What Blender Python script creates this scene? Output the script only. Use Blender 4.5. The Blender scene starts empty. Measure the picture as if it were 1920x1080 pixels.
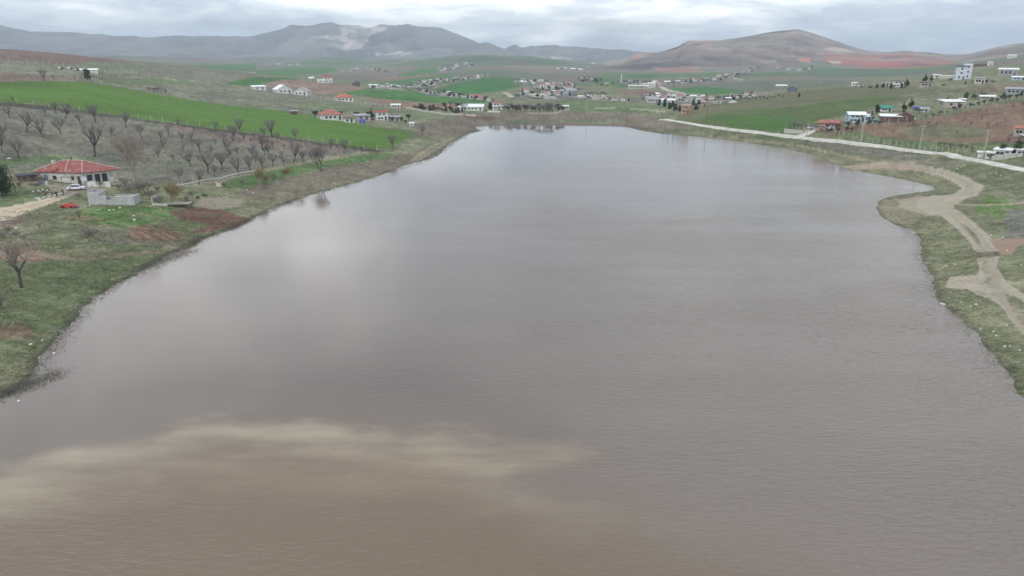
import bpy, math, random
import numpy as np
from mathutils import Vector, Matrix
random.seed(7); RNG = np.random.RandomState(11)
S = bpy.context.scene
COL = S.collection

# ------------------------------------------------------------------ camera, sky, sun, exposure
F = 1371.0; CZ = 38.0; PITCH = math.radians(17.79)
cam = bpy.data.cameras.new('camera'); cam.lens = 36 * F / 1920; cam.sensor_width = 36
cam.clip_start = 0.5; cam.clip_end = 40000
co = bpy.data.objects.new('camera', cam); COL.objects.link(co)
co.location = (0, 0, CZ); co.rotation_euler = (math.pi / 2 - PITCH, 0, 0); S.camera = co
S.view_settings.view_transform = 'Standard'; S.view_settings.look = 'None'
S.view_settings.exposure = 0.05; S.view_settings.gamma = 1

SUN_EL, SUN_AZ = 48, 200
W = bpy.data.worlds.new('World'); S.world = W; W.use_nodes = True
nt = W.node_tree; nt.nodes.clear()
def N(t, typ, **k):
    n = t.nodes.new(typ)
    for a, b in k.items():
        if a.startswith('i_'):
            key = a[2:].replace('_', ' ')
            n.inputs[key].default_value = b
        else: setattr(n, a, b)
    return n
def L(t, a, b): t.links.new(a, b)
wo = N(nt, 'ShaderNodeOutputWorld'); bg = N(nt, 'ShaderNodeBackground'); bg.inputs[1].default_value = 0.1
L(nt, bg.outputs[0], wo.inputs[0])
sky = N(nt, 'ShaderNodeTexSky'); sky.sky_type = 'NISHITA'; sky.sun_disc = False
sky.sun_elevation = math.radians(SUN_EL); sky.sun_rotation = math.radians(SUN_AZ)
tc = N(nt, 'ShaderNodeTexCoord'); sep = N(nt, 'ShaderNodeSeparateXYZ'); L(nt, tc.outputs['Generated'], sep.inputs[0])
def M_(t, op, a, b=None, clamp=False):
    n = N(t, 'ShaderNodeMath', operation=op); n.use_clamp = clamp
    for i, v in enumerate((a, b)):
        if v is None: continue
        if isinstance(v, (int, float)): n.inputs[i].default_value = v
        else: L(t, v, n.inputs[i])
    return n.outputs[0]
def RAMP(t, fac, stops, interp='LINEAR'):
    r = N(t, 'ShaderNodeValToRGB'); r.color_ramp.interpolation = interp
    e = r.color_ramp.elements
    while len(e) < len(stops): e.new(0.5)
    for i, (p, c) in enumerate(stops):
        e[i].position = p; e[i].color = (c[0], c[1], c[2], 1) if not isinstance(c, (int, float)) else (c, c, c, 1)
    L(t, fac, r.inputs[0]); return r.outputs[0]
def MIX(t, fac, a, b, mode='MIX'):
    n = N(t, 'ShaderNodeMix', data_type='RGBA', blend_type=mode)
    for s, v in ((n.inputs[0], fac), (n.inputs[6], a), (n.inputs[7], b)):
        if isinstance(v, (int, float)): s.default_value = v
        elif isinstance(v, (tuple, list)): s.default_value = (*v, 1)
        else: L(t, v, s)
    return n.outputs[2]
zc = M_(nt, 'ABSOLUTE', sep.outputs[2]); zz = M_(nt, 'ADD', zc, 0.19)
cx = N(nt, 'ShaderNodeCombineXYZ')
L(nt, M_(nt, 'DIVIDE', sep.outputs[0], zz), cx.inputs[0]); L(nt, M_(nt, 'DIVIDE', sep.outputs[1], zz), cx.inputs[1])
def CL(scale, det, rough, dist, off):
    mp = N(nt, 'ShaderNodeMapping'); mp.inputs['Location'].default_value = off; L(nt, cx.outputs[0], mp.inputs[0])
    n = N(nt, 'ShaderNodeTexNoise'); n.inputs['Scale'].default_value = scale; n.inputs['Detail'].default_value = det
    n.inputs['Roughness'].default_value = rough; n.inputs['Distortion'].default_value = dist
    L(nt, mp.outputs[0], n.inputs[0]); return n.outputs[0]
c1 = CL(0.8, 8, 0.5, 0.4, (3.1, 1.7, 0.0)); c2 = CL(2.6, 9, 0.6, 0.3, (7.1, 4.7, 2.0))
cm = M_(nt, 'ADD', M_(nt, 'MULTIPLY', c1, 0.66), M_(nt, 'MULTIPLY', c2, 0.34))
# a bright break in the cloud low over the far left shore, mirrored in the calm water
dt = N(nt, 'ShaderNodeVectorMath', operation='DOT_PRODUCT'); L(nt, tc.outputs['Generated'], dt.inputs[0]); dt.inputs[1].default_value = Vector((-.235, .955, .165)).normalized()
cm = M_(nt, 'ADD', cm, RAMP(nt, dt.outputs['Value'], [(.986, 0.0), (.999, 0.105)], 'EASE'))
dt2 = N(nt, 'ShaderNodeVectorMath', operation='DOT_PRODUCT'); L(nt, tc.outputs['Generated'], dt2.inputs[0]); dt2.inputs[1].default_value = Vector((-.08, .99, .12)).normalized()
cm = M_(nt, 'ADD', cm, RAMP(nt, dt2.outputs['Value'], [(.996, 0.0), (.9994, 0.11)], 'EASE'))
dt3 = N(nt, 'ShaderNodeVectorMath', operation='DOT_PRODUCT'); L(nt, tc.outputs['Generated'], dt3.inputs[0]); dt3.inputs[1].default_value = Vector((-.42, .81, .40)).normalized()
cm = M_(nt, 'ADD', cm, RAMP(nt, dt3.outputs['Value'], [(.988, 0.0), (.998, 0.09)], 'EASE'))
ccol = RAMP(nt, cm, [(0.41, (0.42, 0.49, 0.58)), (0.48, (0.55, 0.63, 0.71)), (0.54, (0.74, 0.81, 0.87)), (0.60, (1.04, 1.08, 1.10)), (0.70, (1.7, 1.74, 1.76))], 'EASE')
up = RAMP(nt, zc, [(0.0, .85), (.04, .89), (.10, 1.0), (1.0, 1.0)])
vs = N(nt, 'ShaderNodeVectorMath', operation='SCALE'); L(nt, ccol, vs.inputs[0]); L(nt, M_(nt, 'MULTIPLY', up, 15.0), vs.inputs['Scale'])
thin = RAMP(nt, CL(0.9, 5, 0.5, 0.3, (11, 2, 5)), [(0.56, 0.0), (0.72, 0.35)])
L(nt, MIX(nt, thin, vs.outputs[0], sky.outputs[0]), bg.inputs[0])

sl = bpy.data.lights.new('sun', 'SUN'); sl.energy = 1.35; sl.angle = math.radians(12); sl.color = (1, 0.96, 0.9)
so = bpy.data.objects.new('sun', sl); COL.objects.link(so)
so.rotation_euler = (math.radians(90 - SUN_EL), 0, math.radians(180 - SUN_AZ))

# ------------------------------------------------------------------ projection helpers
cp, sp = math.cos(PITCH), math.sin(PITCH)
def ray(px, py):
    dx = (px - 960) / F; dy = -(py - 540) / F
    return dx, cp + sp * dy, -sp + cp * dy
def proj(x, y, z):
    z = z - CZ
    fw = y * cp - z * sp; upv = y * sp + z * cp
    fw = np.maximum(fw, 1e-3)
    return 960 + F * x / fw, 540 - F * upv / fw
def wz(px, py, z=0.0):
    X, Y, Z = ray(px, py); t = (z - CZ) / Z
    return X * t, Y * t
# value noise
_PERM = RNG.permutation(4096).astype(np.int64); _VAL = RNG.rand(4096)
def vnoise(x, y):
    xi = np.floor(x).astype(np.int64); yi = np.floor(y).astype(np.int64)
    fx = x - xi; fy = y - yi; fx = fx * fx * fx * (fx * (fx * 6 - 15) + 10); fy = fy * fy * fy * (fy * (fy * 6 - 15) + 10)
    def h(a, b): return _VAL[_PERM[(_PERM[a & 4095] + b) & 4095]]
    return (h(xi, yi) * (1 - fx) + h(xi + 1, yi) * fx) * (1 - fy) + (h(xi, yi + 1) * (1 - fx) + h(xi + 1, yi + 1) * fx) * fy
def fbm(x, y, s, o=4, g=0.5):
    v = 0; a = 1; t = 0; c, n = 0.8, 0.6
    x = x / s; y = y / s
    for i in range(o):
        v = v + a * (vnoise(x + 17.3 * i, y + 5.1 * i) - 0.5); t += a; a *= g
        x, y = (c * x - n * y) * 2.03, (n * x + c * y) * 2.03
    return v / t * 2          # about -1..1
def sstep(e0, e1, v):
    t = np.clip((v - e0) / (e1 - e0), 0, 1); return t * t * (3 - 2 * t)

# ------------------------------------------------------------------ the lie of the land: curves across the view
# each point (px, py, kind, value): where the curve is seen and either its height z or its distance r
LAY = [
 [(0, 400, 'z', 3.5), (200, 352, 'z', 4.2), (400, 345, 'z', 3.3), (600, 310, 'z', 3), (750, 266, 'z', 2.5), (870, 229, 'z', 2.2), (1000, 226, 'z', 2), (1190, 227, 'z', 2), (1260, 233, 'z', 2.4), (1400, 250, 'z', 2.8), (1500, 262, 'z', 3), (1700, 290, 'z', 3.4), (1800, 318, 'z', 3.4), (1920, 345, 'z', 3.6)],
 [(0, 190, 'r', 330), (250, 223, 'r', 315), (500, 256, 'r', 285), (640, 272, 'r', 285), (720, 262, 'r', 315), (900, 214, 'z', 3), (1200, 214, 'z', 3.2), (1290, 226, 'z', 3.8), (1450, 245, 'z', 4.4), (1700, 270, 'z', 5.6), (1920, 293, 'z', 6.8)],
 [(0, 152, 'r', 450), (150, 153, 'r', 450), (350, 190, 'r', 430), (500, 209, 'r', 400), (600, 219, 'r', 398), (760, 233, 'r', 395), (900, 195, 'z', 4), (1100, 195, 'z', 4.5), (1300, 210, 'r', 445), (1540, 242, 'r', 345), (1610, 226, 'r', 365), (1700, 212, 'r', 390), (1800, 196, 'r', 430), (1920, 178, 'r', 470)],
 [(0, 93, 'r', 800), (100, 100, 'r', 800), (200, 111, 'r', 820), (300, 120, 'r', 850), (400, 130, 'r', 850), (500, 142, 'r', 840), (600, 152, 'r', 800), (700, 165, 'r', 750), (800, 174, 'r', 700), (900, 178, 'r', 680), (1000, 184, 'r', 650), (1200, 184, 'r', 640), (1300, 201, 'r', 560), (1400, 187, 'r', 550), (1500, 175, 'r', 550), (1600, 167, 'r', 550), (1700, 164, 'r', 560), (1805, 151, 'r', 560), (1920, 146, 'r', 590)],
 [(0, 99, 'r', 1000), (200, 117, 'r', 1000), (400, 136, 'r', 1020), (500, 141.5, 'r', 1020), (600, 146, 'r', 1000), (700, 156, 'r', 960), (800, 157, 'r', 950), (900, 152, 'r', 980), (1000, 162, 'r', 880), (1200, 168, 'r', 850), (1300, 178, 'r', 780), (1400, 176, 'r', 760), (1500, 169, 'r', 740), (1600, 160, 'r', 760), (1700, 152, 'r', 760), (1805, 138, 'r', 760), (1920, 132, 'r', 760)],
 [(0, 105, 'r', 1700), (300, 123, 'r', 1700), (480, 131, 'r', 1600), (700, 136, 'r', 1500), (850, 132, 'r', 1500), (950, 136, 'r', 1400), (1100, 146, 'r', 1250), (1300, 147, 'r', 1200), (1500, 140, 'r', 1250), (1650, 138, 'r', 1200), (1750, 133, 'r', 1200), (1830, 118, 'r', 1150), (1920, 108, 'r', 1150)],
 [(0, 108, 'r', 2700), (300, 115, 'r', 2700), (480, 121, 'r', 2600), (700, 124, 'r', 2400), (780, 115, 'r', 2300), (860, 107, 'r', 2300), (905, 104, 'r', 2300), (1000, 110, 'r', 2300), (1080, 121, 'r', 2200), (1200, 133, 'r', 2000), (1400, 129, 'r', 1900), (1600, 127, 'r', 1900), (1780, 124, 'r', 1900), (1920, 104, 'r', 1900)],
 [(0, 110, 'r', 3400), (480, 114, 'r', 3400), (780, 112, 'r', 3400), (860, 113, 'r', 3300), (1000, 114, 'r', 3300), (1090, 123, 'r', 3200), (1130, 125, 'r', 3100), (1165, 115, 'r', 3100), (1195, 98, 'r', 3100), (1235, 96, 'r', 3100), (1272, 86, 'r', 3150), (1290, 75, 'r', 3200), (1350, 74.5, 'r', 3200), (1400, 66, 'r', 3200), (1440, 59, 'r', 3200), (1465, 57, 'r', 3200), (1497, 57, 'r', 3200), (1530, 67, 'r', 3150), (1570, 81, 'r', 3100), (1625, 98, 'r', 3000), (1660, 102, 'r', 2950), (1700, 98.5, 'r', 2900), (1740, 103, 'r', 2850), (1775, 111.5, 'r', 2800), (1820, 107, 'r', 2800), (1870, 94, 'r', 2800), (1920, 87, 'r', 2800)],
 [(0, 112, 'r', 4400), (480, 112, 'r', 4400), (900, 112, 'r', 4400), (1160, 118, 'r', 4400), (1300, 130, 'r', 4400), (1920, 130, 'r', 4400)],
 [(0, 50, 'r', 6400), (30, 57, 'r', 6400), (55, 62.5, 'r', 6400), (95, 62, 'r', 6400), (150, 65, 'r', 6400), (178, 66, 'r', 6400), (215, 71.5, 'r', 6400), (238, 71.5, 'r', 6400), (246, 70.5, 'r', 6400), (275, 72, 'r', 6400), (330, 67, 'r', 6400), (355, 69, 'r', 6400), (385, 68.5, 'r', 6400), (430, 72, 'r', 6400), (470, 70, 'r', 6400), (500, 62, 'r', 6300), (530, 55, 'r', 6300), (545, 47, 'r', 6200), (585, 47, 'r', 6200), (600, 43, 'r', 6200), (622, 41.5, 'r', 6200), (638, 49, 'r', 6200), (665, 48, 'r', 6200), (690, 52, 'r', 6200), (730, 50, 'r', 6200), (763, 45, 'r', 6200), (800, 54, 'r', 6200), (828, 57, 'r', 6200), (855, 68, 'r', 6200), (885, 80, 'r', 6200), (920, 84, 'r', 6200), (945, 91, 'r', 6200), (965, 87, 'r', 6200), (1000, 90, 'r', 6200), (1050, 89, 'r', 6200), (1100, 90, 'r', 6200), (1150, 93, 'r', 6200), (1185, 97, 'r', 6200), (1240, 112, 'r', 6200), (1920, 112, 'r', 6200)],
]
AZ = np.radians(np.arange(-180, 180.01, 0.1))
Rt = [np.full_like(AZ, 5.0), np.full_like(AZ, 30.0)]; Ht = [np.full_like(AZ, 1.5), np.full_like(AZ, 1.6)]
for li, row in enumerate(LAY):
    A, R_, H_ = [], [], []
    for (px, py, k, v) in row:
        X, Y, Z = ray(px, py); hz = math.hypot(X, Y)
        if k == 'z': r = (v - CZ) / Z * hz; h = v
        else: r = v; h = CZ + v * Z / hz
        A.append(math.atan2(X, Y)); R_.append(r); H_.append(h)
    r = np.interp(AZ, A, R_); h = np.interp(AZ, A, H_)
    k = 3 if li in (7, 9) else 15
    ker = np.hanning(k + 2)[1:-1]; ker /= ker.sum()
    pad = lambda q: np.convolve(np.pad(q, k // 2, mode='edge'), ker, 'valid')
    Rt.append(pad(r)); Ht.append(pad(h))
Rt.append(np.full_like(AZ, 7400.0)); Ht.append(np.full_like(AZ, 20.0))
Rt = np.array(Rt); Ht = np.array(Ht)
for i in range(1, len(Rt)): Rt[i] = np.maximum(Rt[i], Rt[i - 1] * 1.04)
_sec = (Ht[1:] - Ht[:-1]) / (Rt[1:] - Rt[:-1])
_m = np.zeros_like(Ht); _a, _b = _sec[:-1], _sec[1:]
_m[1:-1] = np.where(_a * _b > 0, 2 * _a * _b / (_a + _b + np.where(_a + _b == 0, 1, 0)), 0)
def land(x, y):
    a = np.arctan2(x, y); r = np.clip(np.hypot(x, y), 5.01, 7399)
    t = (a - AZ[0]) / (AZ[1] - AZ[0]); i0 = np.clip(t.astype(int), 0, len(AZ) - 2); f = t - i0
    g = lambda T, j: T[j, i0] * (1 - f) + T[j, i0 + 1] * f
    out = np.zeros_like(r)
    for j in range(len(Rt) - 1):
        r0, r1 = g(Rt, j), g(Rt, j + 1); msk = (r >= r0) & (r < r1)
        if not msk.any(): continue
        h0, h1, m0, m1 = g(Ht, j), g(Ht, j + 1), g(_m, j), g(_m, j + 1)
        d = r1 - r0; u = np.clip((r - r0) / d, 0, 1)
        v = h0 * (2 * u**3 - 3 * u**2 + 1) + m0 * d * (u**3 - 2 * u**2 + u) + h1 * (-2 * u**3 + 3 * u**2) + m1 * d * (u**3 - u**2)
        out = np.where(msk, v, out)
    w = sstep(300, 1500, r)
    n = fbm(x, y, 45, 4) * 0.35 * sstep(30, 120, r) + fbm(x + 900, y, 260, 3) * 2.2 * w
    # gullies and spurs on the mountainsides
    far = sstep(2300, 2900, r) * (1 - sstep(6900, 7400, r))
    rid = 1 - np.abs(fbm(x * 1.0, y * 0.55, 420, 4)) * 2
    crest = np.exp(-((r - 3050) / 160)**2) * (a > 0.12) + np.exp(-((r - 6250) / 220)**2)
    n = n + far * (rid * 40 - 22) * (1 - 0.85 * np.clip(crest, 0, 1)) * np.where(r > 4400, 1.6, 0.75)
    return out + n
LAKE_PX = [(0, 750), (25, 738), (55, 700), (80, 668), (110, 632), (135, 600), (155, 575), (200, 545), (250, 515), (300, 487), (350, 463), (400, 440), (440, 427), (475, 408), (520, 385), (560, 372), (600, 361), (640, 350), (680, 338), (720, 325), (765, 309), (795, 301), (822, 292), (838, 275), (853, 264), (872, 252), (898, 245), (882, 237), (930, 233), (1000, 232.5), (1100, 233.5), (1170, 236), (1200, 245), (1250, 251), (1340, 259), (1400, 267), (1470, 278), (1530, 292), (1555, 304), (1590, 318), (1650, 328), (1710, 340), (1756, 351), (1750, 358), (1690, 364), (1660, 371), (1645, 378), (1642, 390), (1655, 408), (1690, 425), (1714, 437), (1727, 457), (1722, 482), (1735, 500), (1748, 520), (1758, 555), (1780, 580), (1812, 610), (1850, 655), (1880, 690), (1905, 722), (1920, 742)]
LAKE = np.array([wz(*p) for p in LAKE_PX] + [(66, 50), (75, 0), (90, -120), (-90, -120), (-75, 0), (-66, 50)])
def sdf(x, y, P):
    d = np.full(x.shape, 1e9); ins = np.zeros(x.shape, bool); n = len(P)
    for i in range(n):
        ax, ay = P[i]; bx, by = P[(i + 1) % n]; ex, ey = bx - ax, by - ay
        t = np.clip(((x - ax) * ex + (y - ay) * ey) / (ex * ex + ey * ey + 1e-12), 0, 1)
        d = np.minimum(d, (x - ax - t * ex)**2 + (y - ay - t * ey)**2)
        c = (ay > y) != (by > y)
        ins ^= c & (x < (ex) * (y - ay) / (by - ay if by != ay else 1e-9) + ax)
    d = np.sqrt(d); return np.where(ins, -d, d)
def lake_d(x, y):
    x = np.asarray(x, float); y = np.asarray(y, float)
    near = (np.hypot(x, y) < 620)
    out = np.full(x.shape, 999.0)
    if near.any():
        xx, yy = x[near], y[near]
        out[near] = sdf(xx, yy, LAKE) + fbm(xx, yy, 7, 3) * 0.9 + fbm(xx, yy, 1.6, 2) * 0.25
    return out
# earth mounds by the left shore
MOUNDS = [(*wz(285, 440, 2.0), 9, 5, 1.1), (*wz(385, 402, 2.5), 10, 7, 0.6), (*wz(1800, 300, 3.4), 12, 3, 0.8)]
def height(x, y):
    x = np.atleast_1d(np.asarray(x, float)); y = np.atleast_1d(np.asarray(y, float))
    d = lake_d(x, y); s = np.clip(d / 24, 0, 1)
    h = land(x, y) * (s * s * (3 - 2 * s)) + np.clip(d, 0, 8) * 0.045
    h = h + fbm(x, y, 2.2, 3) * 0.10 * (s > 0) * np.clip(d, 0, 1) * (np.hypot(x, y) < 400)
    for mx, my, ra, rb, mh in MOUNDS:
        h = h + mh * np.exp(-((x - mx) / ra)**2 - ((y - my) / rb)**2) * (1 + 0.5 * fbm(x, y, 1.8, 3))
    return np.where(d < 0, np.maximum(-2.0, d * 0.10), h)
_RS = np.concatenate([np.linspace(45, 900, 900), np.geomspace(905, 8000, 700)])
def ground(px, py):
    """the world point seen at a pixel of the photograph"""
    X, Y, Z = ray(px, py); hz = math.hypot(X, Y); ux, uy, k = X / hz, Y / hz, Z / hz
    h = np.maximum(height(ux * _RS, uy * _RS), 0.0); q = CZ + k * _RS
    i = np.argmax(q < h)
    if i == 0: i = len(_RS) - 1
    r0, r1 = _RS[i - 1], _RS[i]; a0 = q[i - 1] - h[i - 1]; a1 = q[i] - h[i]
    r = r0 + (r1 - r0) * a0 / (a0 - a1 + 1e-9); r = min(max(r, r0), r1)
    return Vector((ux * r, uy * r, float(max(height(ux * r, uy * r)[0], 0.0))))
def gz(x, y): return float(height(x, y)[0])

# ------------------------------------------------------------------ materials
def mat(name, c, rough=0.8, var=0.25, scale=3.0, bump=0.0, spec=0.3, metal=0.0, c2=None):
    m = bpy.data.materials.new(name); m.use_nodes = True; t = m.node_tree
    b = t.nodes['Principled BSDF']; b.inputs['Roughness'].default_value = rough
    b.inputs['Specular IOR Level'].default_value = spec; b.inputs['Metallic'].default_value = metal
    tcn = N(t, 'ShaderNodeTexCoord'); n = N(t, 'ShaderNodeTexNoise'); n.inputs['Scale'].default_value = scale
    n.inputs['Detail'].default_value = 6; L(t, tcn.outputs['Object'], n.inputs[0])
    lo = tuple(v * (1 - var) for v in c); hi = tuple(min(1, v * (1 + var)) for v in c) if c2 is None else c2
    L(t, RAMP(t, n.outputs[0], [(0.32, lo), (0.68, hi)]), b.inputs['Base Color'])
    if bump:
        bp = N(t, 'ShaderNodeBump'); bp.inputs['Distance'].default_value = bump; L(t, n.outputs[0], bp.inputs['Height']); L(t, bp.outputs[0], b.inputs['Normal'])
    return m
MT = dict(
 coolwhite=mat('cool_white_render', (.58, .62, .68), .8, .08, .8),
 white=mat('white_plaster', (.66, .65, .62), .8, .12, .8), cream=mat('cream_plaster', (.55, .50, .42), .85, .15, .8),
 beige=mat('beige_render', (.40, .36, .30), .9, .2, .8), grey=mat('grey_block', (.33, .34, .34), .9, .22, 1.2),
 blue=mat('pale_blue_render', (.42, .53, .62), .8, .1, .8), bluegrey=mat('blue_grey_render', (.16, .19, .24), .8, .15, .8),
 brick=mat('brown_brick', (.17, .10, .085), .9, .3, 2), pink=mat('pink_brick', (.45, .27, .22), .9, .2, 1),
 red=mat('red_roof', (.30, .06, .055), .7, .25, 1.5), redtile=mat('faded_red_tile', (.33, .13, .11), .8, .35, 1.2),
 orange=mat('orange_tile', (.38, .15, .10), .8, .25, 1.2), brownroof=mat('brown_roof', (.14, .10, .09), .8, .3, 1.2),
 greyroof=mat('grey_metal_roof', (.28, .29, .31), .6, .2, 1), whiteroof=mat('white_metal_roof', (.74, .74, .73), .55, .08, .6),
 darkroof=mat('dark_roof', (.05, .052, .06), .7, .3, 1), greenroof=mat('green_sheet', (.05, .22, .16), .6, .2, 1), bluetarp=mat('blue_tarpaulin', (.07, .10, .42), .5, .2, 2),
 glass=mat('window_glass', (.035, .04, .05), .15, .2, 1, spec=.6), frame=mat('white_frame', (.6, .6, .58), .6, .1, 2),
 door=mat('brown_door', (.09, .06, .045), .6, .2, 3), conc=mat('pale_concrete', (.50, .48, .43), .9, .2, 2, .01),
 post=mat('concrete_post', (.42, .42, .38), .9, .15, 3), wood=mat('weathered_wood', (.17, .14, .11), .9, .3, 4, .01), palewood=mat('pale_timber', (.36, .33, .27), .9, .3, 4),
 wire=mat('fence_wire', (.25, .25, .25), .6, .1, 3, metal=.5), bark=mat('dark_bark', (.095, .08, .075), .95, .3, 6), twig=mat('grey_twigs', (.175, .155, .155), .95, .2, 3),
 palebark=mat('pale_bark', (.30, .25, .21), .95, .25, 4), paletwig=mat('pale_twigs', (.31, .25, .22), .95, .2, 3),
 willow=mat('budding_twigs', (.27, .23, .11), .95, .25, 3), leaf=mat('evergreen_needles', (.045, .075, .035), .9, .4, 2.5, c2=(.075, .11, .05)),
 thuja=mat('green_hedge_leaves', (.035, .055, .035), .9, .4, 2.5), brush=mat('brown_brush', (.20, .17, .15), .95, .3, 3), reed=mat('dead_reeds', (.13, .125, .105), .95, .3, 2),
 rock=mat('white_stone', (.62, .61, .57), .9, .15, 3, .03), black=mat('black_rubber', (.02, .02, .02), .7, .2, 3), carwhite=mat('white_car_paint', (.62, .63, .65), .3, .04, 2, spec=.5),
 carred=mat('faded_red_paint', (.42, .06, .05), .6, .3, 1.5), metal=mat('bare_metal', (.35, .35, .36), .45, .1, 3, metal=.7), lamp=mat('lamp_lens', (.75, .75, .72), .4, .05, 3),
 skin=mat('skin', (.36, .22, .16), .6, .05, 3), cloth=mat('black_cloth', (.016, .016, .018), .95, .2, 6), cloth2=mat('dark_brown_cloth', (.035, .028, .025), .95, .2, 6),
 hair=mat('dark_hair', (.02, .016, .013), .8, .1, 6), fur=mat('black_fur', (.015, .014, .013), .9, .2, 6),
)
# the big red roof of the farmhouse: tile courses
def tiled(name, ca, cb):
    m = bpy.data.materials.new(name); m.use_nodes = True; t = m.node_tree; b = t.nodes['Principled BSDF']; b.inputs['Roughness'].default_value = .85
    tcn = N(t, 'ShaderNodeTexCoord'); w = N(t, 'ShaderNodeTexWave'); w.bands_direction = 'Z'; w.inputs['Scale'].default_value = 2.2; w.inputs['Distortion'].default_value = 1.2
    L(t, tcn.outputs['Object'], w.inputs[0]); n = N(t, 'ShaderNodeTexNoise'); n.inputs['Scale'].default_value = 1.1; n.inputs['Detail'].default_value = 9; n.inputs['Roughness'].default_value = .7
    L(t, tcn.outputs['Object'], n.inputs[0])
    c = RAMP(t, n.outputs[0], [(0.36, ca), (0.5, cb), (0.63, (.42, .22, .19)), (.7, (.12, .05, .05))])
    L(t, MIX(t, .35, c, w.outputs[0], 'MULTIPLY'), b.inputs['Base Color'])
    bp = N(t, 'ShaderNodeBump'); bp.inputs['Distance'].default_value = .05; L(t, w.outputs[1], bp.inputs['Height']); L(t, bp.outputs[0], b.inputs['Normal']); return m
MT['farmwall'] = mat('stained_farm_plaster', (.60, .58, .53), .9, .0, 1.1, c2=(.36, .34, .30))
MT['farmwall'].node_tree.nodes['Color Ramp'].color_ramp.elements[0].position = .50
MT['farmtile'] = tiled('weathered_farm_tiles', (.25, .05, .05), (.34, .10, .09))

# ------------------------------------------------------------------ mesh helpers
class MB:
    def __init__(s): s.v = []; s.f = []
    def add(s, vs, fs): o = len(s.v); s.v += [tuple(v) for v in vs]; s.f += [tuple(o + i for i in f) for f in fs]; return s
    def box(s, x0, x1, y0, y1, z0, z1):
        return s.add([(x0, y0, z0), (x1, y0, z0), (x1, y1, z0), (x0, y1, z0), (x0, y0, z1), (x1, y0, z1), (x1, y1, z1), (x0, y1, z1)],
                     [(0, 3, 2, 1), (4, 5, 6, 7), (0, 1, 5, 4), (1, 2, 6, 5), (2, 3, 7, 6), (3, 0, 4, 7)])
    def tube(s, a, b, ra, rb, n=4, cap=False):
        a = Vector(a); b = Vector(b); d = (b - a)
        if d.length < 1e-5: return s
        q = d.to_track_quat('Z', 'Y'); vs = []
        for p, r in ((a, ra), (b, rb)):
            for i in range(n):
                t = 2 * math.pi * i / n; vs.append(p + q @ Vector((math.cos(t) * r, math.sin(t) * r, 0)))
        fs = [(i, (i + 1) % n, n + (i + 1) % n, n + i) for i in range(n)]
        if cap: fs += [tuple(range(n - 1, -1, -1)), tuple(range(n, 2 * n))]
        return s.add(vs, fs)
    def mesh(s, name, m, smooth=False):
        me = bpy.data.meshes.new(name); me.from_pydata(s.v, [], s.f); me.materials.append(m)
        if smooth: me.polygons.foreach_set('use_smooth', [True] * len(me.polygons))
        me.update(); return me
    def build(s, name, m, parent=None, smooth=False):
        o = bpy.data.objects.new(name, s.mesh(name, m, smooth)); COL.objects.link(o); o.parent = parent; return o
def empty(name, loc=(0, 0, 0), rz=0.0, sc=1.0):
    o = bpy.data.objects.new(name, None); o.empty_display_size = .3; COL.objects.link(o)
    o.location = loc; o.rotation_euler = (0, 0, rz); o.scale = (sc, sc, sc) if not isinstance(sc, tuple) else sc; return o
def tag(o, label=None, cat=None, group=None, kind=None):
    for k, v in (('label', label), ('category', cat), ('group', group), ('kind', kind)):
        if v: o[k] = v
    return o
def children(o): return KIDS.get(o.name, [])
KIDS = {}
def reg(root):
    KIDS[root.name] = [c for c in COL.objects if c.parent == root]
    for c in KIDS[root.name]: KIDS[c.name] = [g for g in COL.objects if g.parent == c]
    return root
def copy_tree(o, parent=None):
    c = o.copy(); COL.objects.link(c); c.parent = parent
    for k in list(c.keys()):
        if k in ('label', 'group'): del c[k]
    for ch in children(o): copy_tree(ch, c)
    return c
USED = set()
def place(proto, loc, rz=0.0, sc=1.0):
    if proto.name in USED: o = copy_tree(proto)
    else: o = proto; USED.add(proto.name)
    o.location = loc; o.rotation_euler = (0, 0, rz); o.scale = (sc, sc, sc) if not isinstance(sc, tuple) else sc
    return o
def ordn(i):
    w = ['first', 'second', 'third', 'fourth', 'fifth', 'sixth', 'seventh', 'eighth', 'ninth', 'tenth', 'eleventh', 'twelfth']
    if i <= 12: return w[i - 1]
    s = 'th' if 10 <= i % 100 <= 20 else {1: 'st', 2: 'nd', 3: 'rd'}.get(i % 10, 'th'); return f'{i}{s}'
def poslab(i, n):
    if n == 1: return ''
    if i == 1: return 'leftmost'
    if i == n: return 'rightmost'
    return ordn(i) + ' from left'

# ------------------------------------------------------------------ ground sheet (polar grid about the point below the camera)
az_f = np.linspace(math.radians(-41), math.radians(41), 1300)
az_c = np.radians(np.concatenate([np.arange(-180, -41, 2.0), np.arange(43, 180.1, 2.0)]))
az = np.sort(np.concatenate([az_f, az_c]))
pys = np.linspace(1200, 128, 600)                        # rows about a pixel apart on level ground
rs = []
for p in pys:
    Z = ray(960, p)[2]; Y = ray(960, p)[1]
    rs.append(CZ / -Z * Y)
rs = np.array(rs); rs = rs[rs < 1600]
rs = np.concatenate([[5, 12, 20, 27], rs[rs > 30], np.geomspace(rs[-1] * 1.012, 3300, 90), np.geomspace(3330, 6500, 120), np.geomspace(6560, 7390, 10)])
AA, RR = np.meshgrid(az, rs); GX = (RR * np.sin(AA)).ravel(); GY = (RR * np.cos(AA)).ravel()
GH = height(GX, GY); GD = lake_d(GX, GY)
PX, PY = proj(GX, GY, GH); PX[GY < 5] = -9999
RF = np.hypot(GX, GY)
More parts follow.
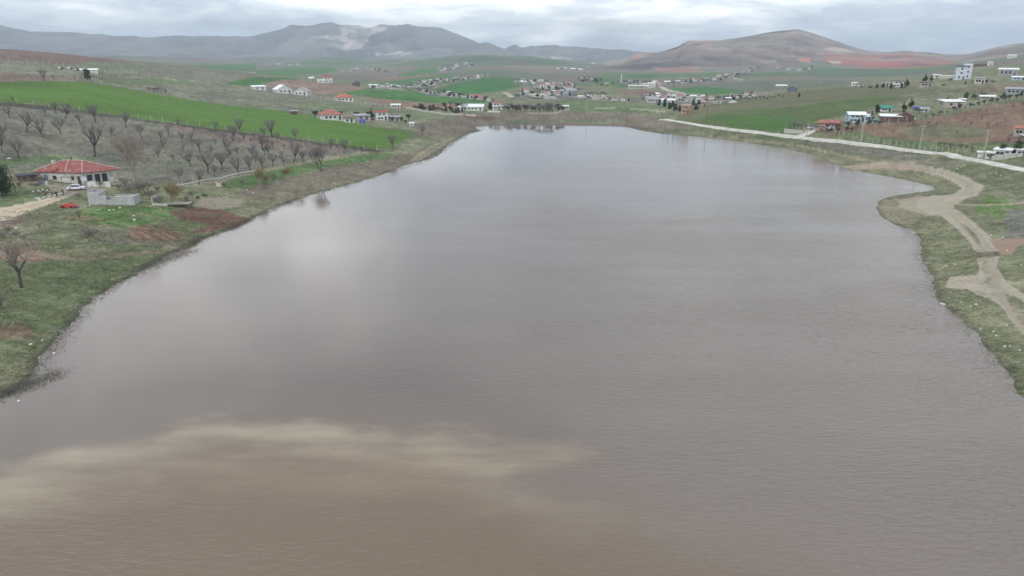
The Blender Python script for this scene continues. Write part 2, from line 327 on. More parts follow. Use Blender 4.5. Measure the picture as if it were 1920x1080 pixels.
# base colours of the ground
C = np.zeros((len(GX), 3)); C[:] = (.162, .166, .098)
def inpoly(P, x, y):
    P = np.array(P, float); bb = (x > P[:, 0].min()) & (x < P[:, 0].max()) & (y > P[:, 1].min()) & (y < P[:, 1].max())
    out = np.zeros(x.shape, bool); idx = np.nonzero(bb)[0]
    if len(idx) == 0: return out
    xx, yy = x[idx], y[idx]; ins = np.zeros(len(idx), bool); n = len(P)
    for i in range(n):
        ax, ay = P[i]; bx, by = P[(i + 1) % n]
        if ay == by: continue
        ins ^= ((ay > yy) != (by > yy)) & (xx < (bx - ax) * (yy - ay) / (by - ay) + ax)
    out[idx[ins]] = True; return out
mpp = np.maximum(RF, 30) / F      # metres to a photo pixel
W1 = fbm(GX, GY, 14, 3); W2 = fbm(GX + 500, GY - 300, 14, 3); W3 = fbm(GX, GY, 3, 2); W4 = fbm(GX - 90, GY + 70, 3, 2)
WB_ = fbm(GX, GY, 150, 5, .62); WB2 = fbm(GX * .6, GY + 99, 300, 5, .65); WB3 = fbm(GX, GY * .4, 50, 4, .7)
def paint(P, c, r0=0, r1=9e9, warp=0.0, mixf=1.0):
    if r0 >= 1700: return paint_soft(P, c, r0, r1, warp)
    w = warp
    x = PX + (W1 * w + W3 * w * .5) / mpp; y = PY + (W2 * w + W4 * w * .5) / mpp * np.clip(CZ / np.maximum(RF, 1), .01, 1)
    m = inpoly(P, x, y) & (RF > r0) & (RF < r1)
    C[m] = C[m] * (1 - mixf) + np.array(c) * mixf
def paint_soft(P, c, r0, r1, warp):
    x = PX + WB_ * 14 + WB3 * 7; y = PY + WB2 * 5 + WB3 * 3
    m = np.nonzero(inpoly(P, x, y) & (RF > r0) & (RF < r1))[0]
    f = np.clip(.75 + WB_[m] * .8 + WB3[m] * 1.3, .05, 1)[:, None]
    C[m] = C[m] * (1 - f) + np.array(c) * f
def Zm(ox, oy, s, pts): return [(ox + a / s, oy + b / s) for a, b in pts]
def track(pts, wpx, c, r0=0, r1=9e9, mixf=1.0, warp=0.3):
    """a worn track w metres wide along a line on the ground"""
    Q = [ground(*p) for p in pts]
    d = np.full(len(GX), 1e9); xs = [q.x for q in Q]; ys = [q.y for q in Q]
    bb = np.nonzero((GX > min(xs) - 30) & (GX < max(xs) + 30) & (GY > min(ys) - 30) & (GY < max(ys) + 30))[0]
    x, y = GX[bb], GY[bb]; dd = np.full(len(bb), 1e9)
    for a, b in zip(Q[:-1], Q[1:]):
        ex, ey = b.x - a.x, b.y - a.y; t = np.clip(((x - a.x) * ex + (y - a.y) * ey) / (ex * ex + ey * ey + 1e-9), 0, 1)
        dd = np.minimum(dd, np.hypot(x - a.x - t * ex, y - a.y - t * ey))
    dd = dd + W3[bb] * warp; f = (1 - sstep(wpx * .5, wpx * .5 + .5, dd))[:, None] * mixf
    C[bb] = C[bb] * (1 - f) + np.array(c) * f
GREEN = (.082, .160, .028); GREEN2 = (.085, .150, .055); OLIVE = (.150, .155, .095); GREY = (.165, .160, .120); BROWN = (.205, .130, .100)
TAN = (.375, .325, .255); TAN2 = (.27, .235, .18); REDM = (.30, .125, .105)
# far country
m = RF > 1000; C[m] = (.125, .150, .095)
n1 = fbm(GX, GY, 330, 3); n2 = fbm(GX + 4000, GY, 240, 3)
for cc, mm in (((.175, .150, .120), n1 > .25), ((.09, .155, .065), n1 < -.22), ((.21, .19, .15), n2 > .42)):
    k = mm & (RF > 900) & (RF < 4500); C[k] = cc
m = (RF > 3700) & (PX > -9000); C[m] = (.118, .112, .108)
k = (RF > 3700) & (RF < 5200) & (fbm(GX, GY, 300, 4) > .3); C[k] = (.13, .15, .11)
k = RF > 3700; C[k] *= (1 + .7 * fbm(GX, GY * .4, 130, 4, .7) + .9 * (.55 - 2 * np.abs(fbm(GX, GY * .55, 420, 4))))[k][:, None]; C = np.clip(C, .02, 1)  # gully shade, with dark scrub, put into the colour along the ridge relief
# red mountain on the right
m = (RF > 2000) & (RF < 4300) & (PX > 1130) & (PY < 140); C[m] = (.185, .148, .130)
k = m & (fbm(GX, GY, 220, 4) > .2); C[k] = (.22, .155, .132)
k = m & (fbm(GX, GY, 160, 4) < -.28); C[k] = (.13, .14, .10)
C[m] *= np.clip(1 + .8 * fbm(GX, GY * .5, 60, 4, .7) + .9 * (.5 - 2 * np.abs(fbm(GX, GY * .55, 420, 4))), .4, 1.8)[m][:, None]  # gully and spur shading put into the colour here too, scrub included
for P, c in (([(1550, 100), (1640, 104), (1700, 100), (1775, 112), (1800, 116), (1740, 129), (1620, 130), (1560, 125)], (.34, .125, .10)),
             ([(1230, 128), (1300, 125), (1330, 140), (1290, 150), (1240, 146)], (.29, .15, .12)), ([(1180, 112), (1196, 96), (1236, 95), (1215, 104), (1190, 113)], (.42, .23, .17)),
             ([(1272, 96), (1290, 74), (1352, 73), (1325, 85), (1300, 94)], (.38, .23, .18)), ([(1500, 110), (1525, 106), (1520, 118), (1500, 117)], (.38, .17, .13)),
             ([(1550, 90), (1570, 86), (1610, 98), (1575, 97)], (.45, .36, .28)), ([(1560, 112), (1585, 114), (1575, 119), (1562, 118)], (.42, .37, .30)),
             ([(1430, 113), (1460, 112), (1455, 120), (1425, 121)], (.32, .28, .24))):
    paint(P, c, 1700, 4300, 20)
# quarry on the far mountain
paint(Zm(480, 0, 4, [(620, 200), (740, 188), (990, 200), (1000, 215), (950, 255), (870, 270), (840, 300), (830, 345), (740, 375), (640, 345), (690, 320), (640, 290), (430, 280), (450, 268), (640, 262)]), (.50, .43, .39), 3700, 9000, 30)
paint(Zm(480, 0, 4, [(700, 262), (860, 280), (820, 300), (720, 285)]), (.17, .16, .15), 3700, 9000, 30)
paint(Zm(480, 0, 4, [(400, 300), (600, 320), (740, 375), (700, 378), (560, 340), (420, 318)]), (.34, .31, .28), 3700, 9000, 30)
paint(Zm(480, 0, 4, [(850, 410), (1080, 370), (1200, 400), (1150, 415), (1000, 405)]), (.50, .47, .42), 2500, 9000, 20)
paint(Zm(960, 0, 4, [(160, 420), (220, 415), (560, 440), (520, 455), (230, 435)]), (.40, .40, .33), 2500, 9000, 20)
# middle distance fields, seen one behind the other
for P, c in (
   ([(350, 125), (420, 120), (480, 118), (480, 134), (400, 132)], (.07, .14, .05)), ([(480, 132), (620, 122), (640, 135), (560, 141), (480, 142)], (.075, .15, .055)),
   ([(600, 141), (640, 130), (760, 132), (742, 142), (690, 150), (640, 148)], (.17, .145, .12)), ([(742, 142), (792, 128), (832, 134), (750, 145)], (.06, .15, .045)),
   ([(685, 152), (750, 144), (842, 136), (792, 147), (717, 154)], (.20, .135, .105)), ([(717, 154), (842, 138), (850, 145), (767, 154)], (.065, .15, .05)),
   ([(815, 167), (869, 153), (913, 144), (960, 146), (1002, 151), (971, 164), (922, 173), (869, 177), (820, 172)], (.045, .135, .035)),
   ([(830, 112), (880, 108), (960, 108), (1060, 112), (1080, 124), (960, 122), (860, 124)], (.125, .135, .10)),
   ([(860, 109), (900, 105), (940, 110), (900, 117), (850, 116)], (.08, .125, .07)), ([(980, 112), (1040, 112), (1070, 120), (1000, 120)], (.08, .13, .07)), ([(770, 118), (850, 120), (840, 128), (780, 127)], (.10, .14, .08)),
   ([(970, 150), (1060, 138), (1130, 140), (1110, 156), (1010, 158)], (.16, .14, .11)), ([(1110, 147), (1140, 143), (1200, 158), (1180, 165), (1120, 160)], (.085, .145, .055)),
   ([(1170, 138), (1240, 138), (1220, 147), (1180, 146)], (.06, .14, .055)), ([(1160, 169), (1210, 170), (1260, 174), (1240, 178), (1170, 177)], (.20, .12, .095)),
   ([(1245, 165), (1300, 160), (1420, 152), (1560, 150), (1640, 152), (1500, 166), (1420, 172), (1350, 177), (1300, 174)], (.125, .135, .095)),
   ([(1250, 166), (1330, 163), (1400, 170), (1340, 178), (1290, 174)], (.05, .145, .04)), ([(1500, 130), (1640, 131), (1760, 131), (1700, 142), (1540, 146)], (.10, .135, .088)),
   ([(1330, 132), (1400, 125), (1500, 127), (1480, 134), (1380, 140)], (.17, .165, .13)), ([(1260, 153), (1290, 150), (1300, 158), (1270, 160)], (.22, .13, .11)),
   ):
    paint(P, c, 600, 3300, 1.2)
# left slopes
paint([(0, 90), (100, 96), (200, 108), (300, 118), (420, 130), (505, 140), (520, 150), (500, 165), (600, 182), (745, 200), (770, 215), (690, 236), (600, 222), (330, 190), (0, 155)], (.165, .165, .115), 380, 1000)
paint([(0, 88), (160, 104), (250, 116), (180, 116), (120, 122), (0, 111)], (.175, .120, .100), 500, 1000, 1)
paint([(0, 134), (80, 142), (165, 149), (150, 151), (0, 153)], (.18, .125, .10), 380, 900, 1)
paint([(115, 122), (190, 114), (310, 125), (270, 136), (170, 130)], (.15, .160, .105), 500, 1000, 1)
paint([(270, 136), (320, 124), (500, 141), (478, 144), (425, 157)], (.165, .155, .115), 500, 1000, 1)
paint([(180, 146), (300, 144), (400, 155), (300, 160), (210, 158)], (.12, .15, .08), 400, 1000, 2)
paint([(423, 157), (470, 145), (560, 146), (556, 151), (510, 153), (478, 163)], (.055, .135, .035), 500, 1100, 1)
paint([(492, 160), (520, 150), (560, 150), (684, 165), (649, 174), (584, 177), (542, 168)], (.235, .160, .130), 500, 1100, 1)
paint([(640, 174), (690, 166), (800, 172), (925, 189), (905, 194), (800, 193), (733, 187)], (.055, .145, .035), 450, 1100, 1)
paint([(667, 182), (733, 188), (800, 194), (900, 196), (840, 203), (767, 202), (711, 193)], (.225, .145, .11), 450, 1100, 1)
paint([(560, 190), (640, 195), (760, 210), (740, 214), (640, 210), (560, 200)], (.12, .15, .075), 400, 900, 2)
paint([(-40, 152), (150, 153), (230, 165), (330, 183), (430, 198), (530, 208), (600, 219), (690, 236), (745, 240), (765, 246), (768, 258), (745, 270), (725, 281), (680, 277), (580, 262), (480, 250), (400, 240), (262, 222), (190, 211), (60, 194), (-40, 188)], GREEN, 230, 560, .5)
GFIELD = inpoly([(-40, 152), (150, 153), (230, 165), (330, 183), (430, 198), (530, 208), (600, 219), (690, 236), (745, 240), (765, 246), (768, 258), (745, 270), (725, 281), (680, 277), (580, 262), (480, 250), (400, 240), (262, 222), (190, 211), (60, 194), (-40, 188)], PX, PY) & (RF < 560)
# orchard and its edge
paint([(-60, 190), (60, 197), (190, 214), (262, 225), (480, 253), (580, 265), (725, 285), (690, 284), (590, 298), (500, 314), (400, 340), (330, 352), (250, 340), (200, 322), (-60, 318)], (.158, .152, .118), 150, 420, .8)
paint([(300, 230), (480, 254), (670, 280), (600, 287), (500, 280), (420, 262), (330, 245)], (.180, .140, .118), 150, 420, 2)
paint([(-60, 188), (60, 195), (190, 212), (262, 223), (480, 251), (580, 263), (725, 283), (700, 286), (480, 255), (190, 217), (-60, 194)], (.075, .068, .055), 150, 420, .6)
track([(0, 307), (60, 302), (110, 295), (160, 300)], 5, (.11, .155, .07)); track([(200, 320), (280, 318), (360, 300)], 4, (.13, .145, .09), mixf=.6)
# shore flats, left
paint([(400, 348), (450, 332), (520, 316), (600, 302), (690, 286), (735, 289), (720, 297), (600, 317), (520, 337), (440, 352)], (.085, .150, .050), 100, 400, 1.2)
paint([(430, 360), (520, 337), (620, 315), (720, 297), (770, 285), (840, 262), (900, 232), (930, 225), (1000, 226), (960, 240), (860, 262), (800, 295), (740, 318), (640, 345), (560, 368), (500, 380)], (.165, .140, .105), 100, 430, 1.5)
paint([(770, 232), (860, 215), (960, 208), (1180, 212), (1250, 224), (1200, 244), (1000, 234), (900, 240), (850, 256), (790, 260)], (.165, .135, .105), 250, 560, 2)
paint([(930, 225), (1060, 222), (1180, 226), (1150, 231), (960, 231)], (.11, .13, .075), 250, 560, 2)
paint([(1040, 190), (1130, 188), (1250, 200), (1220, 212), (1100, 210), (1050, 202)], (.115, .155, .070), 350, 700, 2)
paint([(885, 207), (915, 205), (912, 212), (880, 212)], (.10, .17, .06), 350, 700, 1); paint([(868, 215), (935, 219), (925, 223), (875, 219)], (.14, .07, .055), 350, 700, 1)
paint([(760, 208), (800, 214), (870, 218), (790, 228), (740, 222)], (.13, .155, .08), 350, 700, 1)
paint([(690, 237), (745, 241), (770, 245), (790, 255), (760, 272), (735, 285), (728, 278), (765, 258), (760, 247)], (.12, .14, .07), 200, 560, 1)
# farmyard
paint([(150, 392), (240, 384), (320, 392), (330, 402), (250, 425), (120, 412)], (.075, .150, .038), 90, 260, 2)
paint([(60, 350), (150, 352), (170, 372), (110, 378), (70, 372), (40, 392), (0, 390), (0, 350)], (.11, .14, .065), 90, 260, 1.5)
paint([(85, 347), (180, 342), (210, 350), (150, 360), (120, 372), (100, 365)], (.25, .21, .17), 90, 260, 1)
paint([(120, 405), (170, 402), (200, 412), (150, 416)], (.21, .14, .10), 90, 260, 1.5, .7)
paint([(232, 434), (262, 422), (310, 424), (350, 441), (330, 453), (270, 458), (235, 448)], (.185, .112, .082), 60, 300, 1)
paint([(315, 398), (360, 388), (420, 394), (468, 412), (452, 428), (400, 424), (340, 412)], (.145, .082, .062), 60, 300, 1.2)
paint([(352, 440), (400, 418), (430, 426), (390, 436)], (.16, .09, .07), 60, 300, 1)
paint([(375, 374), (420, 368), (462, 376), (450, 388), (400, 392), (365, 386)], (.30, .25, .20), 60, 300, 1.2, .8)
paint([(200, 432), (240, 436), (240, 456), (370, 450), (320, 466), (200, 460), (160, 440)], (.165, .150, .115), 60, 300, 1.5)
paint([(-40, 460), (60, 468), (130, 484), (60, 491), (-40, 482)], (.25, .17, .13), 60, 300, 1.5)
paint([(-30, 610), (40, 604), (60, 625), (10, 640), (-30, 640)], (.19, .125, .085), 50, 200, 1.2, .8)
paint([(-30, 400), (40, 402), (60, 412), (20, 424), (-30, 424)], (.22, .16, .14), 60, 300, 1)
track([(60, 478), (170, 484), (260, 474), (330, 465)], 2.2, (.23, .19, .13), mixf=.7)
paint([(-60, 386), (0, 390), (60, 379), (112, 366), (128, 369), (90, 384), (40, 402), (0, 416), (-60, 428)], (.50, .41, .30), 90, 260, .4)
track([(10, 396), (60, 386), (106, 372)], .5, (.21, .17, .12), mixf=.45); track([(112, 368), (140, 362), (170, 352)], 3, (.26, .22, .18), mixf=.7)
track([(370, 347), (430, 335), (500, 318), (590, 301), (690, 285)], 2.6, (.25, .225, .16), mixf=.85)
track([(775, 308), (800, 290), (830, 272), (870, 262)], 1.0, (.27, .24, .165)); track([(767, 306), (790, 288), (820, 269), (860, 258)], 1.0, (.27, .24, .165))
track([(300, 146), (360, 152), (470, 162), (600, 181), (740, 199)], 4, (.27, .23, .18)); track([(0, 132), (80, 138), (180, 143), (300, 146)], 3, (.23, .21, .16))
track([(945, 173), (955, 178), (962, 184)], 5, (.38, .36, .31)); track([(965, 184), (1000, 186), (1040, 184)], 4, (.34, .32, .27))
track([(995, 212), (1040, 212), (1062, 205)], 4, (.34, .32, .27)); track([(1120, 203), (1180, 203), (1230, 207), (1245, 210)], 4, (.30, .29, .22))
# right side
paint([(1262, 224), (1300, 200), (1430, 178), (1560, 164), (1640, 160), (1720, 162), (1700, 190), (1600, 212), (1500, 236), (1472, 250), (1400, 243), (1320, 235)], (.128, .125, .068), 300, 640, 1)
paint([(1300, 228), (1330, 212), (1400, 205), (1480, 200), (1560, 190), (1640, 178), (1690, 182), (1600, 212), (1500, 236), (1472, 250), (1400, 243)], (.088, .122, .044), 300, 640, 3)
paint([(1330, 222), (1400, 216), (1480, 218), (1500, 236), (1472, 250), (1400, 243)], (.066, .132, .032), 300, 640, 2)
paint([(1690, 168), (1800, 165), (1920, 158), (1980, 160), (1980, 180), (1880, 182), (1760, 192), (1700, 186)], (.135, .145, .085), 300, 640, 2)
paint([(1800, 168), (1900, 158), (1980, 158), (1980, 168), (1860, 172)], (.19, .13, .10), 300, 700, 2)
paint([(1545, 250), (1600, 236), (1700, 228), (1780, 216), (1850, 200), (1980, 178), (1980, 310), (1840, 290), (1740, 278), (1640, 264)], (.195, .125, .088), 200, 520, 1.2)
paint([(1555, 254), (1600, 245), (1650, 258), (1740, 264), (1860, 268), (1980, 268), (1980, 310), (1840, 292), (1740, 280), (1640, 266)], (.115, .145, .062), 200, 520, 2.5)
paint([(1690, 240), (1760, 232), (1850, 238), (1860, 256), (1760, 262), (1700, 256)], (.145, .135, .080), 200, 520, 4)
paint([(1200, 246), (1300, 232), (1480, 256), (1700, 284), (1920, 322), (1980, 330), (1980, 420), (1850, 345), (1720, 300), (1640, 303), (1500, 280), (1340, 260)], (.130, .135, .078), 150, 470, 1.5)
paint([(1500, 262), (1600, 272), (1700, 290), (1800, 305), (1760, 312), (1640, 290), (1540, 276)], (.160, .150, .115), 150, 470, 2)
paint([(1200, 226), (1260, 228), (1300, 236), (1260, 244), (1210, 240)], (.175, .145, .115), 150, 470, 1.5)
paint(Zm(1560, 300, 5.333, [(430, 470), (440, 400), (640, 355), (900, 340), (1100, 345), (900, 460), (1000, 560), (800, 620), (620, 640), (520, 575)]), (.21, .185, .125), 60, 300, .8)
paint(Zm(1560, 300, 5.333, [(60, 60), (480, 40), (760, 38), (900, 85), (1100, 118), (1300, 165), (1450, 235), (1500, 300), (1420, 350), (1320, 400), (1210, 460), (1200, 520), (1350, 640), (1500, 760), (1600, 920), (1440, 925), (1400, 790), (1200, 650), (1080, 560), (960, 540), (860, 480), (850, 400), (1000, 355), (1200, 345), (1300, 290), (1250, 240), (1100, 165), (900, 120), (600, 85), (250, 105)]), TAN, 60, 330, .5)
track([(1640, 308), (1700, 309), (1760, 320), (1800, 334), (1830, 350), (1815, 366), (1770, 380), (1770, 392), (1800, 412), (1835, 445), (1850, 470)], 3.6, TAN)
paint(Zm(1560, 300, 5.333, [(640, 400), (900, 360), (1150, 370), (1200, 470), (1120, 560), (950, 560), (800, 520), (680, 470)]), TAN, 60, 330, 1.5, .7)
paint(Zm(1560, 300, 5.333, [(60, 55), (480, 38), (760, 38), (900, 85), (1000, 100), (900, 120), (600, 88), (250, 105)]), (.34, .26, .20), 60, 330, .5)
paint(Zm(1560, 300, 5.333, [(1250, 600), (1380, 690), (1480, 800), (1490, 870), (1450, 850), (1380, 740)]), (.14, .145, .085), 60, 330, .15)
paint(Zm(1560, 300, 5.333, [(1440, 925), (1650, 905), (1690, 960), (1450, 962)]), (.12, .085, .07), 60, 330, .1)
paint(Zm(1560, 300, 5.333, [(1560, 790), (1750, 785), (1990, 770), (1990, 830), (1850, 860), (1800, 940), (1690, 950), (1620, 880)]), (.31, .22, .165), 60, 330, .8)
paint(Zm(1560, 300, 5.333, [(1430, 500), (1500, 420), (1600, 345), (1750, 400), (1850, 470), (1750, 600), (1550, 560)]), (.095, .155, .045), 60, 330, 1.5)
paint(Zm(1560, 300, 5.333, [(1760, 500), (1990, 470), (1990, 770), (1700, 780), (1760, 640)]), (.155, .150, .125), 60, 330, 1.5)
track([(1780, 383), (1830, 385), (1880, 384), (1920, 380)], .9, (.34, .29, .21))
paint(Zm(1660, 460, 3.6, [(620, 88), (772, 75), (755, 150), (820, 240), (900, 300), (1000, 380), (1000, 420), (860, 340), (800, 330), (860, 470), (960, 580), (960, 620), (840, 500), (760, 400), (700, 365), (620, 335), (560, 300), (400, 285), (450, 212), (620, 195), (635, 140)]), TAN, 50, 250, .5)
for off in (-7, 7):
    track([(1790 + off, 400), (1812 + off, 425), (1838 + off, 450), (1850 + off, 470), (1855 + off, 500), (1868 + off, 540), (1895 + off, 575), (1925 + off, 620)], .5, (.28, .24, .185), mixf=.5, warp=.15)
    track([(1650, 306 + off * .25), (1720, 311 + off * .25), (1775, 326 + off * .3), (1820 + off * .5, 345), (1815 + off, 366)], .4, (.28, .24, .185), mixf=.5, warp=.15)
track([(1890, 531), (1925, 529)], .7, (.34, .30, .22))
track([(1330, 256), (1420, 264), (1500, 273), (1560, 287), (1640, 303), (1700, 304)], 2.0, (.27, .225, .155), mixf=.9)
track([(1700, 303), (1800, 302), (1840, 301)], 2.2, (.25, .22, .17))
# village roads
track([(1238, 162), (1250, 168), (1290, 175), (1320, 179)], 6, (.45, .43, .38)); track([(1355, 186), (1375, 192)], 5, (.45, .43, .38)); track([(1370, 146), (1395, 150)], 6, (.40, .38, .33))
# yards and gardens round the village houses
VB = fbm(GX, GY, 22, 3, .7); VB2 = fbm(GX + 300, GY, 14, 3, .7)
for P in ([(1200, 177), (1260, 174), (1330, 179), (1370, 186), (1362, 194), (1300, 196), (1200, 192)], [(958, 150), (1000, 149), (1085, 158), (1088, 170), (1030, 172), (965, 160)], [(965, 170), (1080, 168), (1085, 188), (960, 188)],
          [(690, 158), (770, 160), (820, 155), (822, 164), (760, 170), (690, 166)], [(1158, 150), (1262, 152), (1262, 162), (1160, 160)], [(1262, 152), (1330, 147), (1425, 126), (1428, 134), (1350, 152), (1270, 160)], [(1084, 177), (1190, 183), (1192, 193), (1084, 187)],
          [(784, 168), (925, 186), (925, 191), (784, 176)], [(780, 153), (869, 146), (915, 139), (918, 145), (870, 153), (782, 160)], [(1358, 180), (1426, 174), (1428, 182), (1360, 190)], [(818, 126), (890, 118), (892, 124), (822, 134)]):
    x = PX + VB * 8; y = PY + VB2 * 2; k = inpoly(P, x, y) & (RF > 480) & (RF < 2600); v = np.array((.145, .135, .118)) * 1.0
    C[k] = C[k] * .35 + v * .65; j = k & (VB2 > .22); C[j] = (.30, .28, .25); j = k & (VB < -.2); C[j] = (.055, .06, .045); j = k & (VB > .35); C[j] = (.08, .12, .05)
# mottling: dry straw, moss and bare soil, drawn on the ground in metres
near = 1 - sstep(500, 1400, RF)
GHILL = inpoly([(1262, 226), (1300, 198), (1430, 176), (1560, 162), (1640, 158), (1720, 160), (1700, 190), (1600, 212), (1500, 236), (1472, 252), (1400, 245), (1320, 237)], PX, PY) & (RF > 300) & (RF < 640)
soft = np.where(GFIELD, .22, np.where(GHILL, .4, np.where(C[:, 0] > .27, .25, 1.0))) * near
a1 = fbm(GX, GY, 9, 5, .6); a2 = fbm(GX * .55 + 333, GY * 1.6 - 80, 4.5, 4, .65); a3 = fbm(GX - 50, GY + 950, 32, 4); a4 = fbm(GX, GY, 1.3, 3, .7)
lum = 1 + soft * (.30 * a1 + .34 * a2 + .22 * a3 + .42 * a4)
C *= np.clip(lum, .45, 1.7)[:, None] * .93
grassy = (C[:, 1] > C[:, 0] * .98) & ~GFIELD & ~GHILL & (RF < 480)
k = grassy & (a2 + a1 * .6 > .30); C[k] = C[k] * .6 + np.array((.25, .23, .15)) * .4
k = grassy & (a3 + a2 * .5 < -.28); C[k] = C[k] * .6 + np.array((.075, .125, .042)) * .4
ca, sa = math.cos(.38), math.sin(.38); UF, VF = GX * ca - GY * sa, GX * sa + GY * ca
C[GFIELD] *= (1 + .30 * fbm(UF, VF, 60, 3) + .16 * fbm(UF * .04, VF, 3.2, 2))[GFIELD][:, None] * np.array((1.0, .96, 1.0))
k = GFIELD & ((np.abs((VF + 1.5 * W1) % 13 - 6.5) < .45) | (np.abs((VF + 1.5 * W1) % 13 - 4.6) < .45)); C[k] *= .87
st = fbm(UF * .05, VF, 5, 3); k = (PX < 800) & (RF > 250) & ~GFIELD & (RF < 1100); C[k] *= (1 + .22 * st)[k][:, None]
st = fbm((GX + GY * .5) * .06, GY, 6, 3); k = GHILL; C[k] *= (1 + .25 * st)[k][:, None]
farm = 1 + (1 - near) * (.18 * fbm(GX, GY, 130, 4) + .12 * fbm(GX, GY, 45, 3)); C *= farm[:, None]
fu = inpoly([(225, 420), (350, 420), (352, 462), (225, 462)], PX, PY) & (RF < 300) & (C[:, 0] > C[:, 1] * 1.35)
C[fu] *= (1 + .30 * np.sin((GX * .45 + GY * .9 + W1 * 1.2) * 3.2))[fu][:, None]
# wheel ruts and worn crowns on the dirt tracks
# wet margin and lake bed
wet = 1 - sstep(0.0, 1.6, GD + W3 * .8); C = C * (1 - .28 * wet[:, None]); C[GD < 0] = (.10, .085, .065)
STR = np.where(GFIELD | GHILL, .05, np.where(C[:, 0] > .26, .05, np.where(C[:, 1] > C[:, 0] * .93, .62, .40))) * (1 - sstep(260, 900, RF)) * (.75 + .5 * np.clip(a3, -1, 1))
STR = np.clip(STR, 0, 1)
nr, na = len(rs), len(az)
idx = np.arange(nr * na).reshape(nr, na)
quads = np.stack([idx[:-1, :-1], idx[:-1, 1:], idx[1:, 1:], idx[1:, :-1]], -1).reshape(-1, 4)[:, ::-1]
def grid_mesh(name, V, Q, m, cols=None, smooth=True):
    me = bpy.data.meshes.new(name); me.vertices.add(len(V)); me.vertices.foreach_set('co', V.astype(np.float32).ravel())
    me.loops.add(Q.size); me.loops.foreach_set('vertex_index', Q.astype(np.int32).ravel())
    me.polygons.add(len(Q)); me.polygons.foreach_set('loop_start', (np.arange(len(Q)) * 4).astype(np.int32))
    me.update(calc_edges=True); me.polygons.foreach_set('use_smooth', np.ones(len(Q), bool))
    for nm, c in (cols or {}).items():
        at = me.color_attributes.new(nm, 'FLOAT_COLOR', 'POINT'); at.data.foreach_set('color', np.concatenate([c, np.ones((len(c), 1))], 1).astype(np.float32).ravel())
    me.materials.append(m); me.update(); o = bpy.data.objects.new(name, me); COL.objects.link(o); return o
gm = bpy.data.materials.new('ground'); gm.use_nodes = True; t = gm.node_tree; b = t.nodes['Principled BSDF']
b.inputs['Roughness'].default_value = .95; b.inputs['Specular IOR Level'].default_value = .12
at = N(t, 'ShaderNodeVertexColor', layer_name='col'); tcn = N(t, 'ShaderNodeTexCoord')
nn = N(t, 'ShaderNodeTexNoise'); nn.inputs['Scale'].default_value = .9; nn.inputs['Detail'].default_value = 8; nn.inputs['Roughness'].default_value = .75; L(t, tcn.outputs['Object'], nn.inputs[0])
n3 = N(t, 'ShaderNodeTexNoise'); n3.inputs['Scale'].default_value = 3.1; n3.inputs['Detail'].default_value = 5; n3.inputs['Roughness'].default_value = .7; L(t, tcn.outputs['Object'], n3.inputs[0])
f1 = RAMP(t, nn.outputs[0], [(.30, .55), (.5, 1.0), (.70, 1.5)]); f2 = RAMP(t, n3.outputs[0], [(.30, .62), (.5, 1.0), (.72, 1.45)])
s0 = N(t, 'ShaderNodeVertexColor', layer_name='straw'); s1_ = N(t, 'ShaderNodeSeparateColor'); L(t, s0.outputs[0], s1_.inputs[0])
f1 = MIX(t, s1_.outputs[1], f1, (1, 1, 1)); f2 = MIX(t, s1_.outputs[1], f2, (1, 1, 1))
v1 = N(t, 'ShaderNodeVectorMath', operation='MULTIPLY'); L(t, at.outputs[0], v1.inputs[0]); L(t, f1, v1.inputs[1])
f1 = f1; v2 = N(t, 'ShaderNodeVectorMath', operation='MULTIPLY'); L(t, v1.outputs[0], v2.inputs[0]); L(t, f2, v2.inputs[1])
sa_ = N(t, 'ShaderNodeVertexColor', layer_name='straw'); ss = N(t, 'ShaderNodeSeparateColor'); L(t, sa_.outputs[0], ss.inputs[0])
mpg = N(t, 'ShaderNodeMapping'); mpg.inputs['Scale'].default_value = (.35, 1.0, 1); L(t, tcn.outputs['Object'], mpg.inputs[0])
n4 = N(t, 'ShaderNodeTexNoise'); n4.inputs['Scale'].default_value = .85; n4.inputs['Detail'].default_value = 9; n4.inputs['Roughness'].default_value = .78; n4.inputs['Distortion'].default_value = .6; L(t, mpg.outputs[0], n4.inputs[0])
f4 = M_(t, 'MULTIPLY', RAMP(t, n4.outputs[0], [(.50, 0.0), (.66, .95)]), ss.outputs[0]); f5 = M_(t, 'MULTIPLY', RAMP(t, n4.outputs[0], [(.30, .8), (.45, 0.0)]), ss.outputs[0])
k4 = MIX(t, f4, v2.outputs[0], (.30, .285, .195)); L(t, MIX(t, f5, k4, (.055, .068, .035)), b.inputs['Base Color'])
bp = N(t, 'ShaderNodeBump'); bp.inputs['Distance'].default_value = .35; bp.inputs['Strength'].default_value = .8; L(t, nn.outputs[0], bp.inputs['Height']); L(t, bp.outputs[0], b.inputs['Normal'])
g = grid_mesh('ground', np.stack([GX, GY, GH], 1), quads, gm, {'col': np.clip(C, 0.01, .9), 'straw': np.stack([STR, np.where((C[:, 0] > .25) & (RF < 420), .75, np.where(GFIELD, .5, 0.0)), STR * 0], 1)}); g['kind'] = 'structure'

